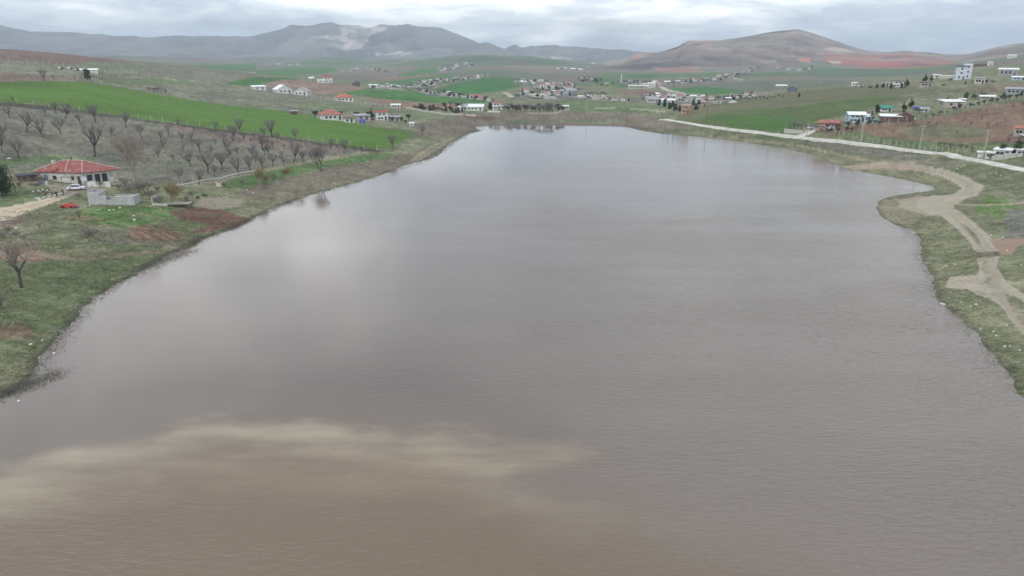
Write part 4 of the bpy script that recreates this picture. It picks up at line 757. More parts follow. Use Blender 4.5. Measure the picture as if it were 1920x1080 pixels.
HSE = [
 (485, 168, 22, 5, 'flat', 'white', 'whiteroof', 'white and blue flat shed, leftmost building above the grey field', dict(win=1, rz=10, name='shed', cat='shed')),
 (530, 174, 26, 6, 'front', 'white', 'whiteroof', 'bright white cottage with white gable beside the blue shed', dict(rz=15, dep=1.1)),
 (567, 178, 24, 6, 'front', 'white', 'greyroof', 'white cottage with grey roof at the brown field corner', dict(rz=-15, dep=1.1)),
 (645, 189, 30, 6, 'hip', 'white', 'orange', 'long white house with orange hip roof among fence posts', dict(rz=8, win=3)),
 (614, 155, 16, 9, 'hip', 'white', 'red', 'two-storey white house with crimson roof on the left rise', dict(storeys=2, rz=5, chim=True)),
 (601, 155, 11, 4, 'flat', 'white', 'whiteroof', 'low white annex joining the crimson roofed house', dict(win=1, door=False)),
 (584, 151, 8, 4, 'gable', 'cream', 'whiteroof', 'tiny cream hut left of the crimson roofed house', dict(win=1, name='hut', cat='hut')),
 (668, 161, 13, 5, 'hip', 'brick', 'darkroof', 'dark pavilion with black hip roof left of white garage', dict(name='pavilion', cat='pavilion')),
 (700, 164, 15, 4, 'flat', 'white', 'whiteroof', 'white flat garage right of the dark pavilion', dict(win=1, name='garage', cat='garage')),
 (742, 202, 17, 5, 'flat', 'white', 'whiteroof', 'white container cabin behind the red and white house', dict(name='cabin', cat='cabin')),
 (619, 224, 38, 9, 'hip', 'white', 'redtile', 'old white house with patchy tiled hip roof by green field', dict(win=3, rz=18, chim=True)),
 (654, 229, 19, 7, 'flat', 'white', 'brownroof', 'small cream outbuilding right of the patchy tiled house', dict(win=1, rz=6, name='outbuilding', cat='outbuilding')),
 (679, 224, 26, 7, 'flat', 'beige', 'greyroof', 'beige unplastered shed behind the small blue tent', dict(win=1, rz=12, name='shed', cat='shed')),
 (715, 225, 22, 14, 'flat', 'white', 'red', 'tall white house with dark red upper floor near lake', dict(storeys=2, rz=10)),
 (740, 226, 20, 6, 'flat', 'grey', 'greyroof', 'grey shed right of the tall red and white house', dict(win=1, name='shed', cat='shed')),
 (551, 214, 12, 5, 'flat', 'brick', 'greyroof', 'dark little shed alone on the green field top edge', dict(win=0, name='shed', cat='shed')),
 (772, 236, 8, 5, 'flat', 'white', 'whiteroof', 'tiny white hut at the right tip of the green field', dict(win=1, door=False, name='hut', cat='hut')),
 (167, 135, 24, 3, 'flat', 'white', 'whiteroof', 'low white sheds on the far left ridge fence', dict(win=1, name='shed', cat='shed', door=False)),
 (884, 206, 44, 6, 'flat', 'white', 'whiteroof', 'long low white building beside the hedge beyond the lake', dict(win=5, rz=-4)),
 (931, 205, 15, 12, 'hip', 'white', 'redtile', 'two-storey white house with tiled roof facing the far shore', dict(storeys=2, chim=True)),
 (943, 205, 8, 6, 'flat', 'white', 'whiteroof', 'white extension touching the two-storey house at the far shore', dict(win=1)),
 (970, 205, 12, 5, 'front', 'brick', 'brownroof', 'brown wooden hut half hidden by bare grove trees', dict(win=1, name='hut', cat='hut')),
 (1060, 203, 12, 4, 'flat', 'white', 'whiteroof', 'low white shed right of the bare grove', dict(win=1, name='shed', cat='shed')),
 (1286, 212, 15, 13, 'flat', 'pink', 'pink', 'unfinished pink brick building at the road bend', dict(storeys=2, rz=-10)),
 (1319, 201, 7, 9, 'flat', 'pink', 'beige', 'narrow tan tower house on the green hill edge', dict(storeys=2, win=1)),
 (1223, 192, 20, 6, 'gable', 'white', 'greyroof', 'white lakeside house with grey roof left of green bushes', dict(win=3)),
 (1253, 192, 24, 4, 'flat', 'white', 'whiteroof', 'long white roofed barn right of the lakeside house', dict(win=2, name='barn', cat='barn')),
 (1196, 166, 34, 5, 'flat', 'cream', 'whiteroof', 'very long cream school building in the distant village', dict(win=9, dep=.25)),
 (1221, 165, 14, 8, 'flat', 'white', 'whiteroof', 'white block right of the long cream school building', dict(storeys=2)),
 (1485, 172, 15, 5, 'front', 'bluegrey', 'darkroof', 'blue-grey cottage with dark gable on the hill brow', dict(rz=5)),
 (1465, 164, 18, 3, 'flat', 'grey', 'whiteroof', 'long white roofed barn left of the blue-grey cottage', dict(name='barn', cat='barn')),
 (1545, 240, 18, 9, 'gable', 'pink', 'redtile', 'reddish two-storey house with wooden balcony by the junction', dict(storeys=2, rz=-8)),
 (1565, 238, 16, 7, 'gable', 'brick', 'redtile', 'brown wing with tiled roof right of reddish house', dict(win=1, rz=-8)),
 (1603, 228, 27, 12, 'gable', 'blue', 'whiteroof', 'pale blue two-storey house with white roof on right hillside', dict(storeys=2, rz=14, rise=1.0, win=3)),
 (1625, 228, 11, 9, 'gable', 'blue', 'whiteroof', 'pale blue wing at the right end of pale blue house', dict(win=1, rz=14)),
 (1640, 230, 10, 4, 'flat', 'grey', 'greenroof', 'small grey shed with green sheet roof', dict(win=0, name='shed', cat='shed')),
 (1668, 227, 30, 8, 'flat', 'brick', 'whiteroof', 'dark brick barn with flat white roof beside the brick house', dict(rz=6, win=1, name='barn', cat='barn')),
 (1697, 226, 24, 8, 'front', 'brick', 'brownroof', 'brown brick house with gable and white terrace railing', dict(rz=-6, win=2)),
 (1661, 208, 18, 5, 'gable', 'white', 'greenroof', 'white cottage with faded green roof above the brick barn', dict()),
 (1717, 207, 9, 5, 'flat', 'bluegrey', 'bluetarp', 'shed covered with blue tarpaulin on the right hillside', dict(win=0, name='shed', cat='shed')),
 (1733, 209, 12, 4, 'gable', 'white', 'greyroof', 'small white hut right of the blue tarpaulin shed', dict(win=1, name='hut', cat='hut')),
 (1782, 200, 30, 8, 'flat', 'beige', 'whiteroof', 'long barn with white sloping roof on the right hillside', dict(win=1, rz=25, name='barn', cat='barn')),
 (1803, 196, 9, 8, 'flat', 'white', 'whiteroof', 'white end block of the sloping roofed barn', dict(win=1)),
 (1851, 186, 20, 4, 'flat', 'beige', 'whiteroof', 'low house with pale flat roof among hillside evergreens', dict()),
 (1903, 176, 26, 7, 'flat', 'grey', 'greyroof', 'grey terrace house at the right end of the hillside', dict(win=3)),
 (1602, 161, 10, 5, 'flat', 'white', 'whiteroof', 'plain white box cabin, left of a hilltop pair', dict(win=1, name='cabin', cat='cabin')),
 (1612, 161, 8, 4, 'flat', 'white', 'brownroof', 'white cabin with brown roof, right of a hilltop pair', dict(win=1, name='cabin', cat='cabin')),
 (1683, 163, 16, 9, 'flat', 'white', 'brownroof', 'white house with overhanging brown roof among hilltop trees', dict(storeys=2, rise=1)),
 (1660, 163, 11, 6, 'flat', 'cream', 'greyroof', 'cream house left of the overhanging brown roof house', dict(win=1)),
 (1736, 163, 18, 7, 'flat', 'beige', 'brownroof', 'beige low house with brown roof below the hilltop pines', dict()),
 (1755, 147, 10, 5, 'flat', 'cream', 'whiteroof', 'cream garage left of the tall white villa', dict(win=0, name='garage', cat='garage')),
 (1775, 147, 17, 3, 'flat', 'cream', 'cream', 'long low cream wall-like shed by the tall villa', dict(win=0, name='shed', cat='shed', door=False)),
 (1799, 149, 15, 19, 'flat', 'coolwhite', 'darkroof', 'tall three-storey white villa with dark roof terrace', dict(storeys=3, win=1, rz=12)),
 (1811, 148, 11, 21, 'flat', 'coolwhite', 'whiteroof', 'taller bluish stair block on the right of the villa', dict(storeys=3, win=1, rz=12, door=False)),
 (1836, 157, 14, 8, 'flat', 'cream', 'greyroof', 'ruined cream house right below the tall villa', dict(win=2)),
 (1889, 142, 25, 9, 'flat', 'grey', 'whiteroof', 'grey house with thick white roof at upper right', dict(win=3)),
 (1910, 150, 18, 4, 'flat', 'blue', 'whiteroof', 'low pale house at the upper right edge', dict()),
 (1840, 124, 22, 3, 'flat', 'brick', 'brownroof', 'long brown barn on the skyline slope', dict(name='barn', cat='barn', door=False)),
 (1856, 123, 7, 5, 'flat', 'white', 'whiteroof', 'tiny white hut right of the long brown barn', dict(win=0, name='hut', cat='hut')),
 (1897, 109, 12, 4, 'flat', 'white', 'whiteroof', 'white hut highest on the right slope', dict(name='hut', cat='hut')),
 (1880, 293, 22, 10, 'flat', 'white', 'whiteroof', 'white flat roofed house beside the gravel road', dict(win=2, rz=-10)),
 (1856, 296, 11, 8, 'flat', 'white', 'white', 'small white roofless outbuilding left of the roadside house', dict(win=1, rz=-10, name='outbuilding', cat='outbuilding')),
 (1838, 294, 8, 7, 'flat', 'white', 'white', 'white block hut beside the roadside lattice pole', dict(win=0, door=False, name='hut', cat='hut')),
 (1914, 292, 14, 9, 'flat', 'white', 'whiteroof', 'white house cut by the right edge behind low wall', dict(win=1)),
 (1913, 254, 18, 11, 'hip', 'beige', 'orange', 'house with orange hip roof cut by the right edge', dict(win=2)),
]
for (px, py, w_, h_, rf, mw, mr, lab, kw) in HSE: put(px, py, w_, h_, rf, mw, mr, lab, **kw)
# village cottages: a few kinds, then copies along the lanes of the valley
KIND = [('white cottage with grey roof', house('house', 8, 6, 2.9, 'gable', 'white', 'greyroof', 2)), ('white cottage with red roof', house('house', 8, 6.5, 3, 'gable', 'white', 'redtile', 2)),
        ('white flat roofed house', house('house', 8.5, 6, 3.3, 'flat', 'white', 'whiteroof', 3)), ('grey walled house', house('house', 7.5, 7, 4.5, 'hip', 'grey', 'greyroof', 2, 2)),
        ('cream cottage with brown roof', house('house', 9, 6.5, 2.9, 'hip', 'cream', 'brownroof', 2)), ('beige barn with pale roof', house('barn', 11, 5, 2.6, 'gable', 'beige', 'whiteroof', 1)),
        ('two-storey white house', house('house', 8, 7, 5.6, 'hip', 'white', 'orange', 2, 2)), ('dark roofed cottage', house('house', 8, 6, 2.8, 'front', 'cream', 'darkroof', 1))]
VTP = []
def village(line, n, jx, jy, wpx, where, kinds=None, seed=0, trees=0):
    rnd = random.Random(seed); pts = []
    tot = [0]
    for a, c in zip(line[:-1], line[1:]): tot.append(tot[-1] + math.hypot(c[0] - a[0], c[1] - a[1]))
    def at_(s):
        for i in range(len(tot) - 1):
            if s <= tot[i + 1] or i == len(tot) - 2:
                u = (s - tot[i]) / (tot[i + 1] - tot[i]); return line[i][0] + u * (line[i + 1][0] - line[i][0]), line[i][1] + u * (line[i + 1][1] - line[i][1])
    for i in range(n):
        x, y = at_((i + .5) / n * tot[-1]); pts.append((x + rnd.uniform(-jx, jx), y + rnd.uniform(-jy, jy)))
    pts.sort()
    for i, (x, y) in enumerate(pts):
        desc, pr = rnd.choice([KIND[k] for k in kinds]) if kinds else rnd.choice(KIND)
        g_ = ground(x, y); dist = (g_ - Vector((0, 0, CZ))).length; s = wpx * rnd.uniform(.6, 1.15) * dist / F / 8.5
        o = place(pr, g_, rnd.uniform(-.6, .6) + rnd.choice((0, 0, math.pi / 2)) - math.atan2(g_.x, g_.y), s)
        tag(o, f'{desc}, {poslab(i + 1, n)} {where}', 'barn' if 'barn' in desc else 'house', 'village ' + where)
    tp = []
    for i in range(trees):
        x, y = at_(rnd.uniform(0, 1) * tot[-1]); tp.append((x + rnd.uniform(-jx * 1.5, jx * 1.5), y + rnd.uniform(-jy, jy) * 1.1 + .6, rnd.uniform(3.5, 6.5) * wpx / 8))
    VTP.extend((q[2], q[0], q[1], where) for q in tp)
VT = BVV + [leafy('village_tree', 3, 1.3, MT['bark'], MT['thuja'], 260, .34), leafy('village_tree', 3, 1.0, MT['bark'], MT['leaf'], 240, .34, True)]
village([(785, 156), (869, 150), (913, 142)], 24, 3, 2, 7, 'in the lane behind the central field', None, 1, 36)
village([(822, 131), (850, 126), (886, 121)], 18, 4, 3, 5, 'in the high far hamlet', None, 2, 13)
village([(708, 162), (760, 164), (815, 158)], 16, 3, 2.5, 7, 'on the lane behind the brown field', [0, 2, 5, 0, 4], 3, 25)
village([(790, 172), (850, 179), (920, 189)], 12, 3, 1.5, 10, 'between the two green fields', [0, 1, 2, 4, 6], 4, 24)
village([(975, 153), (1000, 155), (1040, 160), (1078, 162)], 34, 5, 3, 8, 'in the hamlet right of central field', None, 5, 31)
village([(975, 176), (1010, 180), (1040, 176), (1075, 172), (1060, 182)], 18, 5, 4, 12, 'above the bare grove', [0, 1, 2, 3, 6], 6, 18)
village([(1000, 168), (1030, 167), (1068, 168)], 6, 4, 2, 11, 'in the cluster of big white houses', [2, 3, 6], 7, 12)
village([(1088, 181), (1130, 184), (1180, 189)], 22, 3, 2, 7, 'in the row left of the lakeside house', None, 8, 25)
village([(1160, 153), (1200, 157), (1255, 158)], 20, 4, 2.5, 7, 'round the minaret', None, 9, 25)
village([(1265, 155), (1310, 152), (1360, 146), (1418, 131)], 34, 5, 3, 6, 'on the slope under the red mountain', None, 10, 43)
village([(1206, 182), (1260, 184), (1310, 186), (1356, 188)], 62, 4, 6, 8, 'in the dense quarter beyond the bay', None, 11, 51)
village([(1362, 186), (1390, 181), (1424, 178)], 10, 4, 3, 8, 'at the hill foot right of village', None, 12, 25)
village([(640, 133), (700, 131), (725, 134)], 9, 6, 2, 6, 'on the far plain left of fields', None, 13, 8)
village([(505, 119), (540, 122), (565, 121)], 6, 6, 1, 5, 'on the far left plain', [0, 2], 14, 0)
village([(1035, 131), (1055, 131), (1083, 133), (1120, 118)], 6, 3, 1, 6, 'on the far plain before the mountains', [2, 5], 15, 5)
village([(1450, 126), (1490, 133), (1530, 129)], 4, 6, 2, 6, 'on the meadow below the red mountain', [0, 3], 16, 5)
village([(105, 127), (130, 130), (150, 132)], 3, 3, 1, 6, 'on the far left ridge', [2, 5], 17, 8)
village([(1130, 148), (1090, 150), (1150, 160)], 4, 8, 3, 6, 'on the slope left of the minaret', [0, 2], 18, 43)
tree_row(VT, [(x, 186 + (x - 1380) * -.06 + (x % 5), 4) for x in range(1355, 1470, 7)], 4, 'low dark bush, @ on the brow of the green hill', 'shrub', 'bushes on the green hill brow', 3)
tree_row(VT, [(x, 171 - (x % 4), 4) for x in range(1012, 1090, 6)], 4, 'dark garden tree, @ among the big white houses', 'tree', 'garden trees beyond the grove', 3)
tree_row(VT, [(x, 176.5 + (x % 3), 5) for x in range(1096, 1140, 5)], 4, 'dark round tree, @ in the line above the row', 'tree', 'dark line of trees above the row', 3)
# village trees: those that show largest are things, the far remainder is one mass
VTP.sort(reverse=True); near_ = VTP[:235]; far_ = VTP[235:]
for wh in sorted({q[3] for q in near_}): tree_row(VT, [(q[1], q[2], q[0]) for q in near_ if q[3] == wh], 5, f'small dark tree, @ {wh}', 'tree', 'trees ' + wh, 3)
q_ = MB()
for hpx, x, y, wh in far_:
    g_ = ground(x, y); h = hpx * (g_ - Vector((0, 0, CZ))).length / F
    for k in range(26):
        p = g_ + Vector((random.gauss(0, .22) * h, random.gauss(0, .22) * h, random.uniform(.1, .95) * h)); u = Vector((random.gauss(0, 1), random.gauss(0, 1), random.gauss(0, 1))).normalized() * h * .16; w_ = u.orthogonal().normalized() * h * .10
        q_.add([p - u - w_, p + u - w_, p + u * .6 + w_, p - u * .6 + w_], [(0, 1, 2, 3)])
tag(q_.build('distant_scrub', MT['thuja']), 'distant dark scrub and little trees between the far village houses', 'scrub', None, 'stuff')
# garden walls and lane kerbs of the village
def lanes(specs, where, m='conc', seed=3):
    rnd = random.Random(seed); n = len(specs)
    for i, (x, y, w_) in enumerate(sorted(specs)):
        o = longwall([(x - w_ / 2, y - rnd.uniform(-.3, .3)), (x + w_ / 2, y + rnd.uniform(-.4, .4))], .35, 1.5, MT[m], f'low garden wall, {poslab(i + 1, n)} {where}'); o['group'] = 'garden walls ' + where
# minaret
g_ = ground(1165, 152); k = (g_ - Vector((0, 0, CZ))).length / F
r_ = empty('minaret', g_); m_ = MB(); m_.tube((0, 0, 0), (0, 0, 11 * k), .8, .65, 10); m_.build('shaft', MT['white'], r_)
m_ = MB(); m_.tube((0, 0, 11 * k), (0, 0, 11 * k + .7), 1.2, 1.2, 10, True); m_.build('balcony', MT['white'], r_)
m_ = MB(); m_.tube((0, 0, 11 * k + .7), (0, 0, 14.5 * k), .65, .05, 10); m_.build('spire', MT['greyroof'], r_); tag(r_, 'slim white minaret with pointed top rising over the far village', 'minaret')

# ------------------------------------------------------------------ fences
def fence(pts, sp_, label, hh=1.8, ps=.09, group='post and wire fences', mp_='post', wires=True, maxn=100):
    Q = [ground(*p) for p in pts]; P = []
    carry = 0
    for a, c in zip(Q[:-1], Q[1:]):
        ln = (c.xy - a.xy).length; s = carry
        while s < ln: u = s / ln; P.append(a.lerp(c, u)); s += sp_
        carry = s - ln
    P = P[:maxn]
    if not P: return
    root = empty('fence', (P[0].x, P[0].y, gz(P[0].x, P[0].y))); pm = None; tops = []
    for p in P:
        z = gz(p.x, p.y)
        if pm is None: q = MB(); q.box(-ps, ps, -ps, ps, -.3, hh); pm = q.mesh('post', MT[mp_])
        o = bpy.data.objects.new('post', pm); COL.objects.link(o); o.parent = root
        o.location = (p.x - root.location.x, p.y - root.location.y, z - root.location.z); o.rotation_euler = (random.gauss(0, .04), random.gauss(0, .04), random.uniform(0, 1.5)); o.scale.z = random.uniform(.92, 1.08)
        tops.append(Vector(o.location))
    if wires:
        q = MB()
        for a, c in zip(tops[:-1], tops[1:]):
            for zf in (.3, .6, .9): q.tube(a + Vector((0, 0, hh * zf)), c + Vector((0, 0, hh * zf)), .012, .012, 3)
        q.build('wire', MT['wire'], root)
    tag(root, label, 'fence', group)
fence([(0, 192), (60, 196.5), (190, 214), (262, 224), (400, 242), (480, 252), (580, 264), (690, 280), (728, 285)], 5, 'fence of pale posts between the orchard and the green field', 1.9, .075)
fence([(0, 151), (150, 152), (250, 168), (330, 182), (430, 197), (540, 208)], 5.5, 'fence of pale posts along the upper green field edge', 2.0, .08)
fence([(640, 232), (690, 237), (765, 243)], 4, 'short fence below the tall red and white house', 1.8, .08)
fence([(490, 168), (540, 174), (600, 182), (660, 190), (740, 199)], 3.2, 'dense pale fence in front of the white cottages', 2.0, .11)
fence([(560, 183), (650, 194), (750, 205)], 3.2, 'second dense fence below the orange roofed house', 2.0, .11)
fence([(0, 116), (60, 120), (110, 125), (170, 135), (280, 141)], 6, 'long fence crossing the upper left slope', 2.4, .14)
fence([(100, 147), (150, 149), (185, 146), (270, 143)], 5, 'dark stockade fence under the upper left shed', 1.8, .15, mp_='wood')
fence([(1565, 252), (1620, 264), (1700, 276), (1780, 286), (1832, 292)], 3.0, 'dense fence of pale posts along the gravel road', 1.9, .08)
fence([(1600, 240), (1640, 234), (1700, 229), (1760, 219), (1800, 208), (1850, 198)], 4.0, 'fence along the top of the brown orchard', 1.8, .08)
fence([(1450, 181), (1400, 180)], 6, 'small fence on the green hill brow', 2.0, .15)
fence([(1860, 302), (1895, 297), (1930, 292)], 3.5, 'garden fence before the roadside white house', 1.4, .1)
# standing whips / saplings near the channel are small pale posts
fence([(342, 352), (356, 352), (366, 352)], 3, 'three leaning pale posts beside the willow shrub', 3.0, .07, wires=False)
def longwall(pts, th, hh, m, label, name='garden_wall'):
    Q = [ground(*p) for p in pts]; o0 = Q[0]; q = MB()
    for a, c in zip(Q[:-1], Q[1:]):
        n = max(1, int((c - a).length / 6))
        for i in range(n):
            p, s = a.lerp(c, i / n), a.lerp(c, (i + 1) / n); d = (s - p); d.z = 0; d.normalize(); nn_ = Vector((-d.y, d.x, 0)) * th / 2
            z = max(gz(p.x, p.y), gz(s.x, s.y)); zb = min(gz(p.x, p.y), gz(s.x, s.y)) - .4
            v = [p - nn_, s - nn_, s + nn_, p + nn_]
            q.add([(k.x - o0.x, k.y - o0.y, zb - o0.z) for k in v] + [(k.x - o0.x, k.y - o0.y, z + hh - o0.z) for k in v], [(0, 3, 2, 1), (4, 5, 6, 7), (0, 1, 5, 4), (1, 2, 6, 5), (2, 3, 7, 6), (3, 0, 4, 7)])
    o = q.build(name, m); o.location = o0; tag(o, label, 'garden wall'); return o
longwall([(762, 204), (800, 210), (836, 216), (868, 216)], .3, 1.0, MT['conc'], 'long pale stepped wall in front of the dark hedge')
longwall([(873, 217), (892, 219)], .3, .9, MT['conc'], 'short pale wall by the red soil beyond the lake')
longwall([(915, 210), (937, 211)], .4, .9, MT['white'], 'low white wall before the two-storey far shore house')
longwall([(1470, 249), (1505, 250)], .3, 1.2, MT['conc'], 'pale garden wall in front of the junction grove')
longwall([(1640, 228), (1668, 229), (1717, 224)], .3, .9, MT['white'], 'white terrace wall below the brown brick house')
longwall([(1858, 301), (1880, 299), (1920, 293)], .3, .9, MT['conc'], 'low concrete wall beside the white roadside house')

lanes([(1218, 187, 16), (1245, 190, 22), (1270, 184, 20), (1290, 189, 18), (1312, 192, 20), (1335, 189, 18), (1228, 180, 14), (1262, 178, 16), (1300, 181, 20), (1345, 194, 16)], 'in the dense quarter beyond bay')
lanes([(985, 171, 12), (1010, 165, 14), (1030, 184, 22), (1052, 179, 18), (1090, 183, 16), (1120, 186, 18), (1155, 189, 20), (1000, 181, 14), (1068, 172, 14)], 'in the quarter above bare grove')
lanes([(715, 165, 14), (745, 166, 14), (778, 164, 12), (800, 172, 12), (835, 178, 12), (870, 183, 12), (900, 187, 12)], 'along the lanes left of centre')
# ------------------------------------------------------------------ poles
def pole(px, py, hpx, label, lattice=False, arm=True):
    g_ = ground(px, py); k = (g_ - Vector((0, 0, CZ))).length / F; h = hpx * k; root = empty('power_pole', g_)
    q = MB()
    if lattice:
        for sx in (-1, 1):
            for sy in (-1, 1): q.tube((sx * .3, sy * .3, -.3), (sx * .1, sy * .1, h), .045, .035, 4)
        n = 9
        for i in range(n):
            z0, z1 = h * i / n, h * (i + 1) / n; a0, a1 = .3 - .2 * i / n, .3 - .2 * (i + 1) / n
            for s in (-1, 1): q.tube((-a0, s * a0, z0), (a1, s * a1, z1), .02, .02, 3); q.tube((a0, s * a0, z0), (-a1, s * a1, z1), .02, .02, 3); q.tube((s * a0, -a0, z0), (s * a1, a1, z1), .02, .02, 3)
    else: q.tube((0, 0, -.3), (0, 0, h), .16, .10, 8, True)
    q.build('shaft', MT['post'] if lattice else MT['wood'], root)
    if arm:
        q = MB(); q.box(-1.0, 1.0, -.06, .06, h - .5, h - .38); q.build('crossarm', MT['post'] if lattice else MT['wood'], root)
        for x in (-.9, 0, .9): q = MB(); q.tube((x, 0, h - .38), (x, 0, h - .12), .06, .05, 6, True); q.build('insulator', MT['frame'], root)
    tag(root, label, 'power pole', 'power poles of the valley')
pole(1324, 234, 30, 'thin pole by the road, farthest left along the green hill')
pole(1381, 240, 26, 'pale pole before the green hill, second along the gravel road')
pole(1443, 248, 25, 'pale pole before the brightest part of the green hill')
pole(1512, 258, 14, 'short pole below the road junction', arm=False)
pole(1614, 267, 34, 'pale roadside pole below the reddish house', True)
pole(1724, 282, 40, 'lattice pole beside the road before the brown orchard', True)
pole(1843, 299, 46, 'tallest lattice pole next to the roadside white house', True)
pole(1100, 216, 24, 'lattice pylon alone beyond the far shore', True)
pole(872, 216, 22, 'thin dark pole beside the pale stepped wall')
pole(1202, 182, 22, 'thin pole left of the lakeside house')
pole(1810, 226, 14, 'thin pole in the brown orchard', arm=False)
pole(1870, 216, 20, 'thin pole high in the brown orchard', arm=False)
# street lamp by the farm
g_ = ground(31, 362); root = empty('street_lamp', g_, .0)
q = MB(); q.tube((0, 0, -.3), (-1.2, 0, 8.4), .14, .09, 8, True); q.build('pole', MT['wood'], root)
q = MB(); q.tube((-1.2, 0, 8.3), (-.1, -.1, 8.6), .05, .05, 6); q.build('arm', MT['metal'], root)
q = MB(); q.box(-.35, .35, -.22, .12, 8.5, 8.68); q.build('lamp_head', MT['lamp'], root); tag(root, 'leaning wooden street lamp with white head left of the farmhouse', 'street lamp')

# ------------------------------------------------------------------ the farmhouse
g0 = ground(158, 347); fr = empty('farmhouse', g0, .0)
A_, B_, C_, D_ = (-14.4, 2.4), (0, 0), (6.6, 7.2), (-9.5, 11.5); H0 = 3.2
def inset(p, k=.9, c=(-4.5, 5)): return (c[0] + (p[0] - c[0]) * k, c[1] + (p[1] - c[1]) * k)
wq = MB(); pts = [inset(p) for p in (A_, B_, C_, D_)]
wq.add([(x, y, -1) for x, y in pts] + [(x, y, H0) for x, y in pts], [(0, 1, 5, 4), (1, 2, 6, 5), (2, 3, 7, 6), (3, 0, 4, 7), (4, 5, 6, 7)]); wq.build('wall', MT['farmwall'], fr)
R1, R2_ = (-8.2, 6.1, H0 + 2.5), (-2.6, 5.4, H0 + 2.5)
E = [(x, y, H0 - .12) for x, y in (A_, B_, C_, D_)]; EL = [(x, y, H0 + .05) for x, y in (A_, B_, C_, D_)]
rq = MB(); rq.add(EL + [R1, R2_] + E, [(0, 1, 5, 4), (1, 2, 5), (2, 3, 4, 5), (3, 0, 4), (6, 7, 1, 0), (7, 8, 2, 1), (8, 9, 3, 2), (9, 6, 0, 3), (9, 8, 7, 6)]); roof = rq.build('roof', MT['farmtile'], fr)
MT['ridge'] = mat('pale_ridge_mortar', (.50, .36, .33), .9, .25, 3)
def along(a, b_, lift=.06, r=.13):
    q = MB(); q.tube((a[0], a[1], a[2] + lift), (b_[0], b_[1], b_[2] + lift), r, r, 6, True); q.build('ridge_cap', MT['ridge'], roof)
for a, b_ in ((EL[0], R1), (EL[1], R2_), (EL[2], R2_), (R1, R2_), (EL[3], R1), ((-5.0, .82, H0 + .05), (-6.6, 5.9, H0 + 2.5))): along(a, b_)
q = MB(); q.box(-10.9, -10.1, 5.2, 6.0, H0 + .6, H0 + 2.6); q.build('chimney', MT['conc'], roof)
q = MB(); q.tube((-6, 6.4, H0 + 2), (-6, 6.4, H0 + 3.4), .14, .14, 8, True); q.build('stove_pipe', MT['black'], roof)
q = MB(); q.box(-9.0, -7.6, 1.2, 2.6, H0 + .25, H0 + 1.0); q.build('roof_hatch', MT['orange'], roof)
def onwall(p, r, u, w_, z0, z1, nm, m, off=.03, parent=None):
    d = Vector((r[0] - p[0], r[1] - p[1], 0)); ln = d.length; d.normalize(); n = Vector((d.y, -d.x, 0)); c = Vector((p[0], p[1], 0)) + d * ln * u
    q = MB(); vs = []
    for z in (z0, z1):
        for s, o in ((-w_ / 2, -.02), (w_ / 2, -.02), (w_ / 2, off), (-w_ / 2, off)): vs.append(c + d * s + n * o + Vector((0, 0, z)))
    q.add(vs, [(0, 3, 2, 1), (4, 5, 6, 7), (0, 1, 5, 4), (1, 2, 6, 5), (2, 3, 7, 6), (3, 0, 4, 7)]); return q.build(nm, m, parent or fr)
WA, WB, WC_ = pts[0], pts[1], pts[2]
f_ = onwall(WA, WB, .17, 1.5, .3, 2.5, 'window', MT['frame']); onwall(WA, WB, .17, 1.3, .4, 2.4, 'pane', MT['bluegrey'], .05, f_)
f_ = onwall(WA, WB, .37, 1.4, 1.0, 2.3, 'window', MT['frame']); onwall(WA, WB, .37, 1.2, 1.1, 2.2, 'pane', MT['glass'], .05, f_)
f_ = onwall(WA, WB, .78, 1.0, 1.1, 2.3, 'window', MT['frame']); onwall(WA, WB, .78, .85, 1.15, 2.2, 'pane', MT['glass'], .05, f_)
onwall(WA, WB, .92, 1.0, 0, 2.2, 'door', MT['door'], .04)
onwall(WA, WB, .37, 1.9, -.2, .6, 'step', MT['orange'], .8)
for u in (.2, .42, .62): onwall(WB, WC_, u, 1.3, .3, 2.4, 'window', MT['glass'], .05)
q = MB()
for x in (-4.8, -2.4, .4): q.tube((x, -1.6, -.4), (x, -1.6, 2.3), .06, .06, 5)
for x in np.arange(-5, .8, .6): q.tube((x, -1.8, 2.3), (x, .8, 2.4), .035, .035, 4)
q.tube((-5, -1.6, 2.3), (.8, -1.6, 2.3), .05, .05, 4); q.build('pergola', MT['wood'], fr)
q = MB(); q.box(1.4, 7.5, -1.2, -.9, -.6, 1.0); q.box(1.4, 1.7, -.9, 1.5, -.6, 1.0); q.build('terrace_wall', MT['white'], fr)
tag(fr, 'white farmhouse with large faded red hipped roof on the left', 'farmhouse')
# lean-to at the left of the house, wood stacks
o = put(52, 338, 26, 8, 'flat', 'brick', 'darkroof', 'dark open lean-to shed left of the farmhouse', name='shed', cat='shed', win=1, rz=5, dep=.5)
root = empty('satellite_dish', g0 + Vector((1.2, -1.9, 0)), .3)
q = MB(); q.tube((0, 0, 0), (0, 0, 1.6), .04, .04, 6); q.build('mast', MT['metal'], root)
q = MB(); ring = []; vs = [(0, .12, 2.0)]; n = 16
for rr, yy in ((.35, .09), (.7, 0)):
    for i in range(n): a = i * 2 * math.pi / n; vs.append((rr * math.cos(a), yy, 2.0 + rr * math.sin(a)))
fs = [(0, 1 + (i + 1) % n, 1 + i) for i in range(n)] + [(1 + i, 1 + (i + 1) % n, 1 + n + (i + 1) % n, 1 + n + i) for i in range(n)]
q.add(vs, fs); q.build('dish', MT['carwhite'], root, True); q = MB(); q.tube((0, 0, 1.35), (0, -.5, 1.9), .02, .02, 4); q.build('feed_arm', MT['metal'], root)
tag(root, 'round white satellite dish in front of the farmhouse porch', 'satellite dish')
